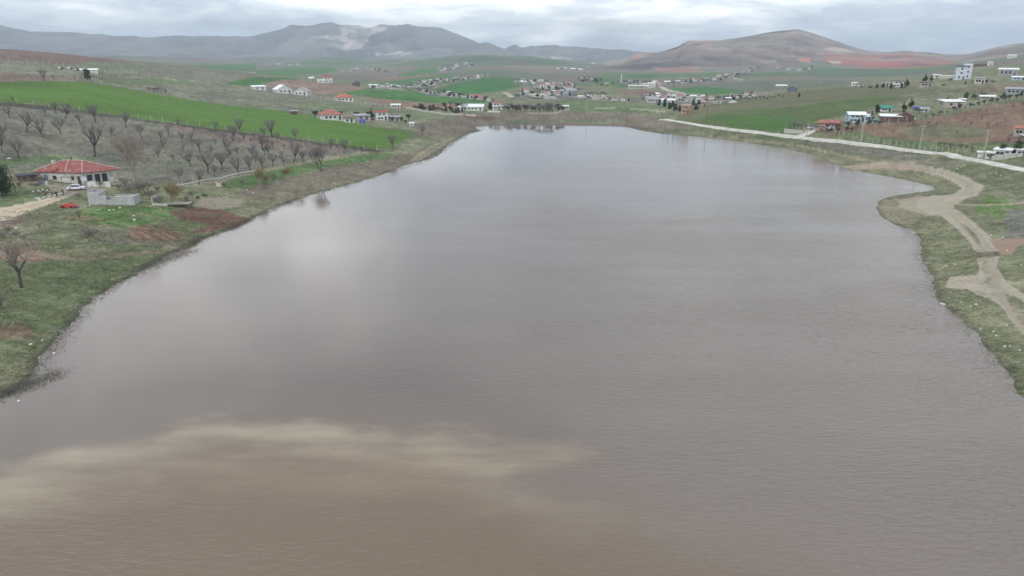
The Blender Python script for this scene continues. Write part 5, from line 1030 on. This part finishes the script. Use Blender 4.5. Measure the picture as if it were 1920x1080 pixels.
# roofless block shed
def ruin(px, py, rz):
    g_ = ground(px, py); root = empty('ruined_shed', g_, rz); L_ = 10.5; D2 = 3.4; T_ = .22
    q = MB(); q.box(0, 2.6, 0, T_, -.4, 3.0); q.box(0, T_, T_, D2, -.4, 3.2); q.box(T_, 2.6, D2 - T_, D2, -.4, 3.1); q.box(2.6 - T_, 2.6, T_, D2 - T_, -.4, 2.8); q.build('tall_wall', MT['ruin'], root)
    q = MB(); q.box(2.6, 4.2, 0, T_, -.4, 2.1); q.box(4.2, 5.4, 0, T_, -.4, 1.1); q.box(5.4, 6.2, 0, T_, -.4, 1.4); q.box(6.2, L_, 0, T_, -.4, 1.75); q.box(L_ - T_, L_, T_, D2, -.4, 1.85); q.box(2.6, 5.0, D2 - T_, D2, -.4, 1.3); q.box(5.0, L_ - T_, D2 - T_, D2, -.4, 1.8); q.build('low_wall', MT['ruin'], root)
    q = MB(); q.box(6.1, L_ + .1, -.06, T_ + .06, 1.753, 1.87); q.box(L_ - T_ - .06, L_ + .06, T_ + .07, D2, 1.853, 1.96); q.build('coping', MT['conc'], root)
    return root
def blockmat():
    m = bpy.data.materials.new('grey_blockwork'); m.use_nodes = True; t = m.node_tree; b = t.nodes['Principled BSDF']; b.inputs['Roughness'].default_value = .9
    tcn = N(t, 'ShaderNodeTexCoord'); mp = N(t, 'ShaderNodeMapping'); mp.inputs['Rotation'].default_value = (math.pi / 2, 0, 0); L(t, tcn.outputs['Object'], mp.inputs[0])
    k = N(t, 'ShaderNodeTexBrick'); k.inputs['Color1'].default_value = (.36, .36, .37, 1); k.inputs['Color2'].default_value = (.45, .45, .45, 1); k.inputs['Mortar'].default_value = (.25, .25, .25, 1); k.inputs['Scale'].default_value = 1.8
    L(t, mp.outputs[0], k.inputs[0]); n = N(t, 'ShaderNodeTexNoise'); n.inputs['Scale'].default_value = .9; n.inputs['Detail'].default_value = 8; n.inputs['Roughness'].default_value = .75; L(t, tcn.outputs['Object'], n.inputs[0])
    L(t, MIX(t, RAMP(t, n.outputs[0], [(.42, 0.0), (.62, .75)]), k.outputs[0], (.56, .55, .52)), b.inputs['Base Color']); return m
MT['ruin'] = blockmat()
tag(ruin(167, 384, .05), 'roofless grey block shed below the white car', 'ruined shed')
# fallen timber platform and pale frame beside the willow
g_ = ground(337, 387); root = empty('timber_platform', g_, .15)
q = MB()
for i in range(9): q.box(-2.6 + i * .6, -2.15 + i * .6, -1.4, 1.4, .75, .83)
q.build('deck', MT['palewood'], root); q = MB()
for y in (-1.2, 1.2): q.box(-2.7, 2.8, y - .06, y + .06, .60, .747)
q.build('joists', MT['wood'], root)
for x in (-2.4, 2.4):
    for y in (-1.2, 1.2): q = MB(); q.box(x - .07, x + .07, y - .22, y - .065, -.3, .6); q.build('leg', MT['wood'], root)
q = MB(); q.box(-1, 1, -.4, .4, .835, 1.1); q.box(-1.2, -.6, -.5, -.42, .835, 1.3); q.build('loose_boards', MT['palewood'], root)
tag(root, 'low timber platform with loose boards under the willow shrub', 'platform')
g_ = ground(285, 384); root = empty('ruined_pen', g_, .1); q = MB(); q.box(0, .25, 0, 3, -.3, 1.8); q.build('end_wall', MT['conc'], root)
q = MB(); q.tube((0, .2, 1.9), (4, .3, 2.3), .06, .06, 5); q.tube((.1, 3, 1.9), (4, 3, 2.3), .06, .06, 5); q.tube((4, .3, -.2), (4, .3, 2.3), .06, .06, 5); q.build('frame', MT['palewood'], root)
q = MB(); q.box(.3, 3.6, -.3, -.05, -.3, .35); q.build('low_wall', MT['conc'], root); tag(root, 'small ruined pen with pale end wall left of the willow', 'ruined pen')
# irrigation channel on blocks
Q = [ground(*p) for p in ((322, 357), (350, 352), (380, 345), (411, 341), (440, 333), (480, 326))]; root = empty('irrigation_channel', Q[0]); q = MB(); s_ = MB()
for a, c in zip(Q[:-1], Q[1:]):
    a = a - Q[0] + Vector((0, 0, 1.0)); c = c - Q[0] + Vector((0, 0, 1.0)); q.tube(a, c, .16, .16, 6, True)
    for u in (.0, .5): p = a.lerp(c, u); s_.box(p.x - .12, p.x + .12, p.y - .12, p.y + .12, p.z - 1.4, p.z - .17)
q.build('pipe', MT['conc'], root); s_.build('supports', MT['conc'], root); tag(root, 'pale raised irrigation pipe running behind the willow shrub', 'pipe')
g_ = ground(411, 349); root = empty('valve_box', g_); q = MB(); q.box(-.7, .7, -.5, .5, -.2, 1.1); q.build('body', MT['cream'], root); q = MB(); q.box(-.4, .4, -.3, .3, 1.103, 1.5); q.build('cap', MT['orange'], root); tag(root, 'small cream valve box beneath the irrigation pipe', 'valve box')
# debris pile and curb by the yard
RK = []
for k in range(4):
    q = MB(); n = 7; vs = []; 
    for j in range(3):
        for i in range(n):
            a = i * 2 * math.pi / n; r_ = (.5, .42, .2)[j] * random.uniform(.75, 1.2); vs.append((r_ * math.cos(a), r_ * math.sin(a) * .8, (-.15, .22, .42)[j] * random.uniform(.8, 1.1)))
    fs = [(j * n + i, j * n + (i + 1) % n, (j + 1) * n + (i + 1) % n, (j + 1) * n + i) for j in range(2) for i in range(n)] + [tuple(2 * n + i for i in range(n))]
    q.add(vs, fs); o = q.build('rock', MT['rock']); reg(o); RK.append(o)
def rocks(pts, lab, group, s=.5, m=None):
    pts = sorted(pts); n = len(pts)
    for i, (x, y) in enumerate(pts):
        o = place(random.choice(RK), ground(x, y), random.uniform(0, 6), s * random.uniform(.6, 1.5)); tag(o, lab.replace('@', poslab(i + 1, n)), 'rock', group)
rocks([(x, y) for x, y in ((68, 372), (74, 374), (75, 360), (80, 356), (83, 362), (86, 360), (88, 357), (90, 366), (79, 365), (62, 360), (94, 364), (72, 358))], 'pale rubble stone, @ in the farmyard heap', 'rubble in the farmyard', .5)
rocks([(205, 395), (213, 394), (160, 387), (168, 386), (225, 390), (250, 405), (30, 428), (252, 413)], 'white slab fragment, @ on the green yard grass', 'slabs on the yard grass', .55)
rocks([(1884, 650), (1893, 650), (1912, 657), (1830, 571), (1802, 567), (1820, 575), (1838, 618), (1866, 616), (1888, 610), (1862, 622), (1868, 630)], 'white stone, @ along the near right bank', 'white stones on the near right bank', .3)
rocks([(1744, 492), (1768, 502), (1763, 504), (1790, 496), (1774, 498), (1890, 493), (1915, 497), (1888, 470), (1880, 445), (1870, 371), (1858, 441), (1722, 330), (1857, 325), (1848, 332)], 'small white stone, @ beside the bend of the dirt track', 'white stones by the dirt track', .28)
rocks([(1795, 316), (1802, 314), (1808, 311), (1700, 293), (1707, 294), (1715, 293), (1642, 283), (1630, 286), (1740, 300), (1860, 322), (1868, 325), (1876, 330), (1398, 265), (1404, 265), (1489, 256), (1595, 275)], 'pale stone, @ on the slope under the gravel road', 'stones under the gravel road', .42)
rocks([(1237, 219), (1252, 216), (836, 240), (690, 303), (627, 344), (463, 357), (474, 361), (415, 365), (101, 663), (58, 646), (35, 752), (73, 671), (79, 639)], 'white stone, @ scattered along the far and left shore', 'stones on the left shore', .4)
rocks([(1765, 570), (1770, 571)], 'dark stone, @ of two in the water off the right bank', 'stones in the water', .6)
q = MB(); g_ = ground(93, 370)
for i in range(8):
    a = -1.3 + i * .33; q.box(3.2 * math.cos(a) - .28, 3.2 * math.cos(a) + .28, 5 * math.sin(a) - .5, 5 * math.sin(a) + .5, -.3, .35)
o = q.build('stone_kerb', MT['conc']); o.location = g_ + Vector((-2.5, 3, 0)); tag(o, 'curved pale stone kerb round the farmyard rubble heap', 'kerb')

tree_row(BUSH, [(188, 352, 12), (222, 357, 14), (236, 352, 16), (248, 360, 20), (275, 362, 22), (296, 360, 16), (182, 380, 10), (205, 383, 10), (160, 378, 9), (38, 352, 14), (300, 385, 20), (352, 380, 18), (360, 372, 14), (455, 345, 12), (420, 352, 12), (515, 338, 16), (535, 330, 12), (325, 372, 20)], 14, 'straggly brown brush, @ around the yard and path', 'shrub', 'brush around the yard', 2)
tree_row(BUSH, [(4, 448, 16), (16, 440, 18), (30, 445, 14), (44, 452, 12), (58, 458, 10), (18, 460, 12)], 14, 'grey tangle of cut branches, @ on the near left bank', 'shrub', 'cut branches on the near bank', 2)
def woodpile(px, py, n, ln, lab, m='wood', sp__=.9):
    g_ = ground(px, py); root = empty('wood_pile', g_, random.uniform(-.4, .4)); k = 0
    for i in range(n):
        a = random.uniform(-.5, .5); x, y, z = random.gauss(0, sp__), random.gauss(0, .5), .1 + abs(random.gauss(0, .35)); q = MB()
        q.tube((x - ln / 2 * math.cos(a), y - ln / 2 * math.sin(a), z), (x + ln / 2 * math.cos(a), y + ln / 2 * math.sin(a), z + random.uniform(-.1, .2)), .09, .08, 5, True); q.build('log', MT[m], root)
    tag(root, lab, 'wood pile')
woodpile(66, 347, 16, 1.8, 'dark wood pile left of the farmhouse door'); woodpile(190, 348, 20, 2.6, 'long wood heap on the farmhouse terrace', 'palewood', 1.6); woodpile(225, 349, 14, 2.2, 'pale boards piled right of the farmhouse', 'palewood', 1.2)
woodpile(82, 364, 22, 1.2, 'scrap and branches on the farmyard rubble', 'wood', .9)
def barrel(px, py, m, lab, h=.9):
    root = empty('barrel', ground(px, py)); q = MB(); q.tube((0, 0, -.05), (0, 0, h), .32, .32, 12, True); q.build('drum', MT[m], root); q = MB(); q.tube((0, 0, h + .003), (0, 0, h + .06), .34, .34, 12, True); q.build('rim', MT['metal'], root); tag(root, lab, 'barrel')
barrel(76, 345, 'bluetarp', 'small blue drum by the farmhouse window'); barrel(88, 346, 'carwhite', 'white drum below the farmhouse window'); barrel(35, 349, 'carred', 'red drum beside the street lamp', 1.1); barrel(140, 342, 'black', 'black drum behind the white estate car')
# ------------------------------------------------------------------ cars
def car(m, wreck=False, sc=1.0):
    root = empty('car' if not wreck else 'wrecked_car')
    prof = [(-2.1, .35), (-2.1, .82), (-2.0, .92), (-1.2, .98), (-.75, 1.40), (1.15, 1.42), (1.85, .98), (2.1, .88), (2.12, .35)] if not wreck else [(-1.7, .1), (-1.7, .55), (-1.5, .75), (-.6, .8), (-.3, 1.05), (.7, 1.0), (1.1, .72), (1.7, .62), (1.75, .1)]
    prof = [(a, z) for a, z in prof]; q = MB(); n = len(prof); vs = []
    for y, k in ((-.8, 0), (-.74, 1), (.74, 1), (.8, 0)):
        for a, z in prof:
            if z > .95: yy = y * (.84 if not wreck else .8); vs.append((a * (1 if k else .985), yy, z))
            else: vs.append((a * (1 if k else .985), y, z if k else min(z, z * .99)))
    fs = [tuple(range(n)), tuple(range(4 * n - 1, 3 * n - 1, -1))]
    for s in range(3):
        for i in range(n): fs.append((s * n + i, s * n + (i + 1) % n, (s + 1) * n + (i + 1) % n, (s + 1) * n + i))
    q.add(vs, [f[::-1] for f in fs]); body = q.build('body', MT[m], root)
    if not wreck:
        for sy in (-1, 1):
            for x0, x1 in ((-.95, -.15), (-.05, .65), (.75, 1.3)):
                t_ = .22 if x0 < -.5 else .02; e_ = .25 if x1 > 1 else .02
                q = MB(); yb, yt = sy * .80, sy * .69; q.add([(x0, yb, 1.0), (x1, yb, 1.0), (x1 - e_, yt, 1.34), (x0 + t_, yt, 1.34)], [(0, 1, 2, 3) if sy < 0 else (3, 2, 1, 0)]); q.build('side_window', MT['glass'], root)
        q = MB(); q.add([(-1.24, -.62, 1.01), (-1.24, .62, 1.01), (-.82, .56, 1.38), (-.82, -.56, 1.38)], [(0, 1, 2, 3)]); q.build('windscreen', MT['glass'], root)
        q = MB(); q.add([(1.86, -.62, 1.02), (1.86, .62, 1.02), (1.24, .56, 1.40), (1.24, -.56, 1.40)], [(3, 2, 1, 0)]); q.build('rear_window', MT['glass'], root)
        for sy in (-1, 1): q = MB(); q.box(-2.13, -2.09, sy * .6 - .14, sy * .6 + .14, .62, .78); q.build('headlight', MT['lamp'], root)
        for sy in (-1, 1): q = MB(); q.box(2.10, 2.15, sy * .62 - .12, sy * .62 + .12, .62, .8); q.build('tail_light', MT['carred'], root)
        for sx in (-1.95, 2.0): q = MB(); q.box(sx * 1.07 - .05, sx * 1.07 + .05, -.76, .76, .36, .48); q.build('bumper', MT['black'], root)
        for x in (-1.35, 1.3):
            for sy in (-1, 1):
                w_ = MB(); w_.tube((x, sy * .66, .31), (x, sy * .83, .31), .31, .31, 16, True); wo_ = w_.build('wheel', MT['black'], root)
                w_ = MB(); w_.tube((x, sy * .80, .31), (x, sy * .845, .31), .18, .17, 12, True); w_.build('rim', MT['metal'], wo_)
    else:
        q = MB(); q.box(-.25, .6, -.6, .6, .98, 1.02); q.build('cabin_shade_panel', MT['black'], root)  # flat black panel standing in for the shade inside the open cabin
        q = MB(); q.tube((1.9, -.3, .3), (2.6, .2, .5), .12, .1, 5, True); q.tube((2.0, .3, .1), (2.9, -.2, .25), .1, .1, 5, True); q.build('scrap', MT['metal'], root)
        for x in (-1.1, 1.1): w_ = MB(); w_.tube((x, -.72, .25), (x, -.86, .25), .28, .28, 12, True); w_.build('wheel', MT['black'], root)
    return reg(root)
c_ = car('carwhite'); USED.add(c_.name); c_.location = ground(144, 356); c_.rotation_euler.z = math.pi + .22; tag(c_, 'white estate car parked in front of the farmhouse', 'car')
k_ = copy_tree(c_); k_.location = ground(1521, 243) + Vector((0, 0, .25)); k_.rotation_euler.z = .6; tag(k_, 'white car on the side road by the junction grove', 'car')
k_ = copy_tree(c_); k_.location = ground(1913, 254.5) + Vector((-.5, -4, .1)); k_.rotation_euler.z = .1; tag(k_, 'white car before the orange roofed house at right edge', 'car')
k_ = copy_tree(c_); k_.location = ground(1558, 243); k_.rotation_euler.z = .3; tag(k_, 'white car below the brown wing of reddish house', 'car')
c_ = car('carred', True); c_.location = ground(130, 389); c_.rotation_euler.z = -.1; tag(c_, 'red wrecked car body lying on the grass', 'wrecked car')
g_ = ground(680, 230.5); root = empty('blue_tent', g_); q = MB(); q.add([(-1.4, -1.2, 0), (1.4, -1.2, 0), (1.4, 1.2, 0), (-1.4, 1.2, 0), (-1.2, -1, 1.6), (1.2, -1, 1.6), (1.2, 1, 1.6), (-1.2, 1, 1.6), (0, 0, 2.4)], [(0, 1, 5, 4), (1, 2, 6, 5), (2, 3, 7, 6), (3, 0, 4, 7), (4, 5, 8), (5, 6, 8), (6, 7, 8), (7, 4, 8)]); q.build('canvas', MT['bluetarp'], root); q = MB(); q.box(-.4, .4, -1.24, -1.16, .05, 1.3); q.build('flap', MT['bluegrey'], root); tag(root, 'small blue tent beside the beige shed', 'tent')

# ------------------------------------------------------------------ people and dogs (skinned figures)
def skin(name, joints, edges, m, parent=None, sub=2):
    me = bpy.data.meshes.new(name); me.from_pydata([j[0] for j in joints], edges, []); me.materials.append(m)
    o = bpy.data.objects.new(name, me); COL.objects.link(o); o.parent = parent
    sm = o.modifiers.new('skin', 'SKIN'); sm.use_smooth_shade = True
    for i, j in enumerate(joints): r = j[1]; me.skin_vertices[0].data[i].radius = (r, r) if not isinstance(r, tuple) else r
    me.skin_vertices[0].data[0].use_root = True
    s = o.modifiers.new('sub', 'SUBSURF'); s.levels = sub; s.render_levels = sub; return o
def ensure_skin(me): pass
def person(px, py, rz, label, mc, stride):
    g_ = ground(px, py); root = empty('person', g_, rz)
    J = [((0, 0, .95), (.15, .11)), ((0, 0, 1.15), (.14, .10)), ((0, 0, 1.38), (.17, .11)), ((0, 0, 1.50), .06), ((0, -.02, 1.60), .075), ((0, -.02, 1.70), .09),
         ((.09, 0, .88), .10), ((.10, -stride, .50), .07), ((.10, -stride * .7, .10), .045), ((.10, -stride - .12, .04), .045),
         ((-.09, 0, .88), .10), ((-.10, stride * .6, .50), .07), ((-.10, stride * 1.6, .12), .045), ((-.10, stride * 1.3, .05), .045),
         ((.20, 0, 1.42), .06), ((.27, stride * .5, 1.15), .048), ((.27, stride * .2, .90), .038), ((-.20, 0, 1.42), .06), ((-.27, -stride * .5, 1.15), .048), ((-.27, -stride * .9, .92), .038)]
    E_ = [(0, 1), (1, 2), (2, 3), (3, 4), (4, 5), (0, 6), (6, 7), (7, 8), (8, 9), (0, 10), (10, 11), (11, 12), (12, 13), (2, 14), (14, 15), (15, 16), (2, 17), (17, 18), (18, 19)]
    hands = [(16, 1, stride * .2), (19, -1, -stride * .9)]
    for b0, sd, yy in hands:
        x = sd * .27; o0 = len(J)
        J.append(((x, yy - .01, .84), (.034, .018))); E_.append((b0, o0))
        for f in range(4): J.append(((x, yy - .035 + f * .02, .74 + abs(f - 1.4) * .01), .009)); E_.append((o0, o0 + 1 + f))
        J.append(((x - sd * .03, yy - .05, .80), .010)); E_.append((o0, o0 + 5))
    skin('body', J, E_, MT['skin'], root)
    JJ = [((0, 0, .92), (.19, .14)), ((0, 0, 1.15), (.17, .13)), ((0, 0, 1.40), (.20, .13)), ((0, 0, 1.50), .085), ((.21, 0, 1.41), .075), ((.275, stride * .5, 1.15), .062), ((.272, stride * .24, .93), .05), ((-.21, 0, 1.41), .075), ((-.275, -stride * .5, 1.15), .062), ((-.272, -stride * .86, .94), .05)]
    skin('jacket', JJ, [(0, 1), (1, 2), (2, 3), (2, 4), (4, 5), (5, 6), (2, 7), (7, 8), (8, 9)], MT[mc], root)
    JT = [((0, 0, .95), (.17, .12)), ((.09, 0, .86), .115), ((.10, -stride, .50), .085), ((.10, -stride * .7, .12), .065), ((-.09, 0, .86), .115), ((-.10, stride * .6, .50), .085), ((-.10, stride * 1.6, .14), .065)]
    skin('trousers', JT, [(0, 1), (1, 2), (2, 3), (0, 4), (4, 5), (5, 6)], MT['cloth'], root)
    skin('hair', [((0, .02, 1.70), .088), ((0, .015, 1.755), .085)], [(0, 1)], MT['hair'], root)
    tag(root, label, 'person', 'people walking to the farmhouse')
def dog(px, py, rz, label):
    g_ = ground(px, py); root = empty('dog', g_, rz, 1.15)
    J = [((0, .3, .52), (.12, .13)), ((0, 0, .50), (.12, .14)), ((0, -.3, .52), (.13, .16)), ((0, -.45, .66), .09), ((0, -.56, .76), .085), ((0, -.72, .72), .045),
         ((.09, -.3, .38), .06), ((.09, -.28, .20), .035), ((.09, -.32, .03), .035), ((-.09, -.3, .38), .06), ((-.09, -.24, .20), .035), ((-.09, -.26, .03), .035),
         ((.09, .30, .38), .075), ((.09, .40, .20), .035), ((.09, .34, .03), .035), ((-.09, .30, .38), .075), ((-.09, .42, .20), .035), ((-.09, .38, .03), .035), ((0, .45, .60), .04), ((0, .62, .72), .02), ((.06, -.55, .88), .02), ((-.06, -.55, .88), .02)]
    E_ = [(0, 1), (1, 2), (2, 3), (3, 4), (4, 5), (2, 6), (6, 7), (7, 8), (2, 9), (9, 10), (10, 11), (0, 12), (12, 13), (13, 14), (0, 15), (15, 16), (16, 17), (0, 18), (18, 19), (4, 20), (4, 21)]
    skin('body', J, E_, MT['fur'], root); tag(root, label, 'dog', 'dogs by the timber platform')
person(107, 370, 2.6, 'person in dark brown coat walking up the farm track, left of two', 'cloth2', .22)
person(119, 367, 2.9, 'person in black jacket walking up the farm track, right of two', 'cloth', .16)
dog(371, 374, 1.0, 'small black dog nearer to the timber platform'); dog(385, 370, -1.2, 'black dog farther right of the timber platform')

# ------------------------------------------------------------------ brush, reeds and tufts nobody could count
def tufts(name, pts, n, spread, hh, m, label, lean=.5, wid=.02, zoff=-.05):
    q = MB(); P = [Vector((*wz(*p), 0)) for p in pts]
    segs = list(zip(P[:-1], P[1:])); lens = [(b_ - a).length for a, b_ in segs]
    for i in range(n):
        a, b_ = random.choices(segs, lens)[0]; c = a.lerp(b_, random.random()) + Vector((random.gauss(0, spread), random.gauss(0, spread), 0))
        z = max(gz(c.x, c.y), zoff)
        for k in range(5):
            d = Vector((random.gauss(0, lean), random.gauss(0, lean), 1)).normalized() * hh * random.uniform(.4, 1.2); p = c + Vector((random.gauss(0, .18), random.gauss(0, .18), 0)); p.z = z - .05
            sd = Vector((random.gauss(0, 1), random.gauss(0, 1), 0)).normalized() * wid
            q.add([p - sd, p + sd, p + d], [(0, 1, 2)])
    o = q.build(name, m); tag(o, label, 'reeds', None, 'stuff'); return o
tufts('dead_reeds', [(0, 745), (40, 728), (70, 715), (112, 700)], 1100, 1.0, .4, MT['reed'], 'dark flooded dead stalks at the near left waterline', 1.0, .03)
tufts('dead_reeds', [(45, 722), (85, 668), (140, 600), (155, 575), (200, 545), (250, 515), (300, 487), (350, 463), (400, 440), (440, 427), (475, 408), (560, 372)], 3800, .9, .34, MT['reed'], 'dry reeds fringing the left shoreline', .7, .035)
tufts('dead_reeds', [(270, 505), (330, 480), (365, 470)], 900, 1.2, .4, MT['reed'], 'dark flooded brush off the left shore', .9, .03)
tufts('dead_reeds', [(560, 372), (680, 338), (795, 301), (838, 275), (872, 252), (898, 245), (882, 237), (1000, 232.5), (1170, 236), (1250, 251)], 1800, 1.2, .5, MT['reed'], 'dry reeds fringing the far shoreline', .7, .06)
tufts('dead_reeds', [(1690, 425), (1727, 457), (1722, 482), (1748, 520), (1758, 555), (1812, 610), (1880, 690), (1915, 735)], 1300, .8, .3, MT['reed'], 'dry reeds fringing the right shoreline', .7, .03)
MT['tuft'] = mat('dry_grass', (.25, .24, .16), .95, .4, .5, c2=(.36, .33, .23)); MT['tuftg'] = mat('green_grass', (.07, .12, .04), .95, .4, .5)
def grass(name, P, n, hh, m, label, wid=.03):
    q = MB(); P = np.array(P, float); x0, y0 = P.min(0); x1, y1 = P.max(0); W_ = np.array([wz(*p, 1.5) for p in P]); a, b_ = W_.min(0), W_.max(0)
    X = RNG.uniform(a[0], b_[0], n * 4); Y = RNG.uniform(a[1], b_[1], n * 4); s = sdf(X, Y, W_); k = (s < 0) & (lake_d(X, Y) > .3) & (fbm(X, Y, 5, 3) > -.1); X, Y = X[k][:n], Y[k][:n]; Z = height(X, Y)
    for x, y, z in zip(X, Y, Z):
        for j in range(4):
            p = Vector((x + random.gauss(0, .12), y + random.gauss(0, .12), z - .03)); d = Vector((random.gauss(0, .5), random.gauss(0, .5), 1)).normalized() * hh * random.uniform(.5, 1.3)
            sd = Vector((random.gauss(0, 1), random.gauss(0, 1), 0)).normalized() * wid; q.add([p - sd, p + sd, p + d], [(0, 1, 2)])
    o = q.build(name, m); tag(o, label, 'grass', None, 'stuff')
LB = [(-60, 760), (0, 748), (80, 664), (155, 572), (300, 484), (440, 424), (420, 400), (200, 400), (0, 420), (-100, 440)]
grass('dry_grass', LB, 9000, .28, MT['tuft'], 'dry straw coloured grass tufts on the near left bank', .035)
grass('green_grass', LB, 7000, .22, MT['tuftg'], 'dark green grass tufts on the near left bank', .035)
RB = [(1925, 742), (1880, 688), (1812, 606), (1760, 552), (1727, 455), (1660, 405), (1760, 400), (1850, 480), (1880, 600), (1980, 700)]
grass('dry_grass', RB, 3500, .22, MT['tuft'], 'dry straw coloured grass tufts on the right bank', .03)
grass('green_grass', RB, 3500, .2, MT['tuftg'], 'green grass tufts on the right bank', .03)

# ------------------------------------------------------------------ haze
HZB = float(GH.min()) - 1.5; HZT = float(GH.max()) + 8; print('haze', HZB, HZT)
hb = MB(); hb.box(-7450, 7450, -7450, 7450, HZB, HZT); hz_ = hb.build('haze', bpy.data.materials.new('haze')); hz_['kind'] = 'stuff'
hm = hz_.data.materials[0]; hm.use_nodes = True; t = hm.node_tree; t.nodes.clear(); mo = N(t, 'ShaderNodeOutputMaterial'); pv = N(t, 'ShaderNodeVolumePrincipled')
pv.inputs['Color'].default_value = (.80, .89, 1, 1); pv.inputs['Density'].default_value = .00016; pv.inputs['Anisotropy'].default_value = .2; L(t, pv.outputs[0], mo.inputs['Volume'])
# prototypes that were never placed are removed
for o in list(COL.objects):
    if o.parent is None and 'label' not in o.keys() and 'kind' not in o.keys() and o.type in ('EMPTY', 'MESH'):
        for c in [c for c in COL.objects if c.parent == o]:
            for g2 in [g2 for g2 in COL.objects if g2.parent == c]: bpy.data.objects.remove(g2)
            bpy.data.objects.remove(c)
        bpy.data.objects.remove(o)
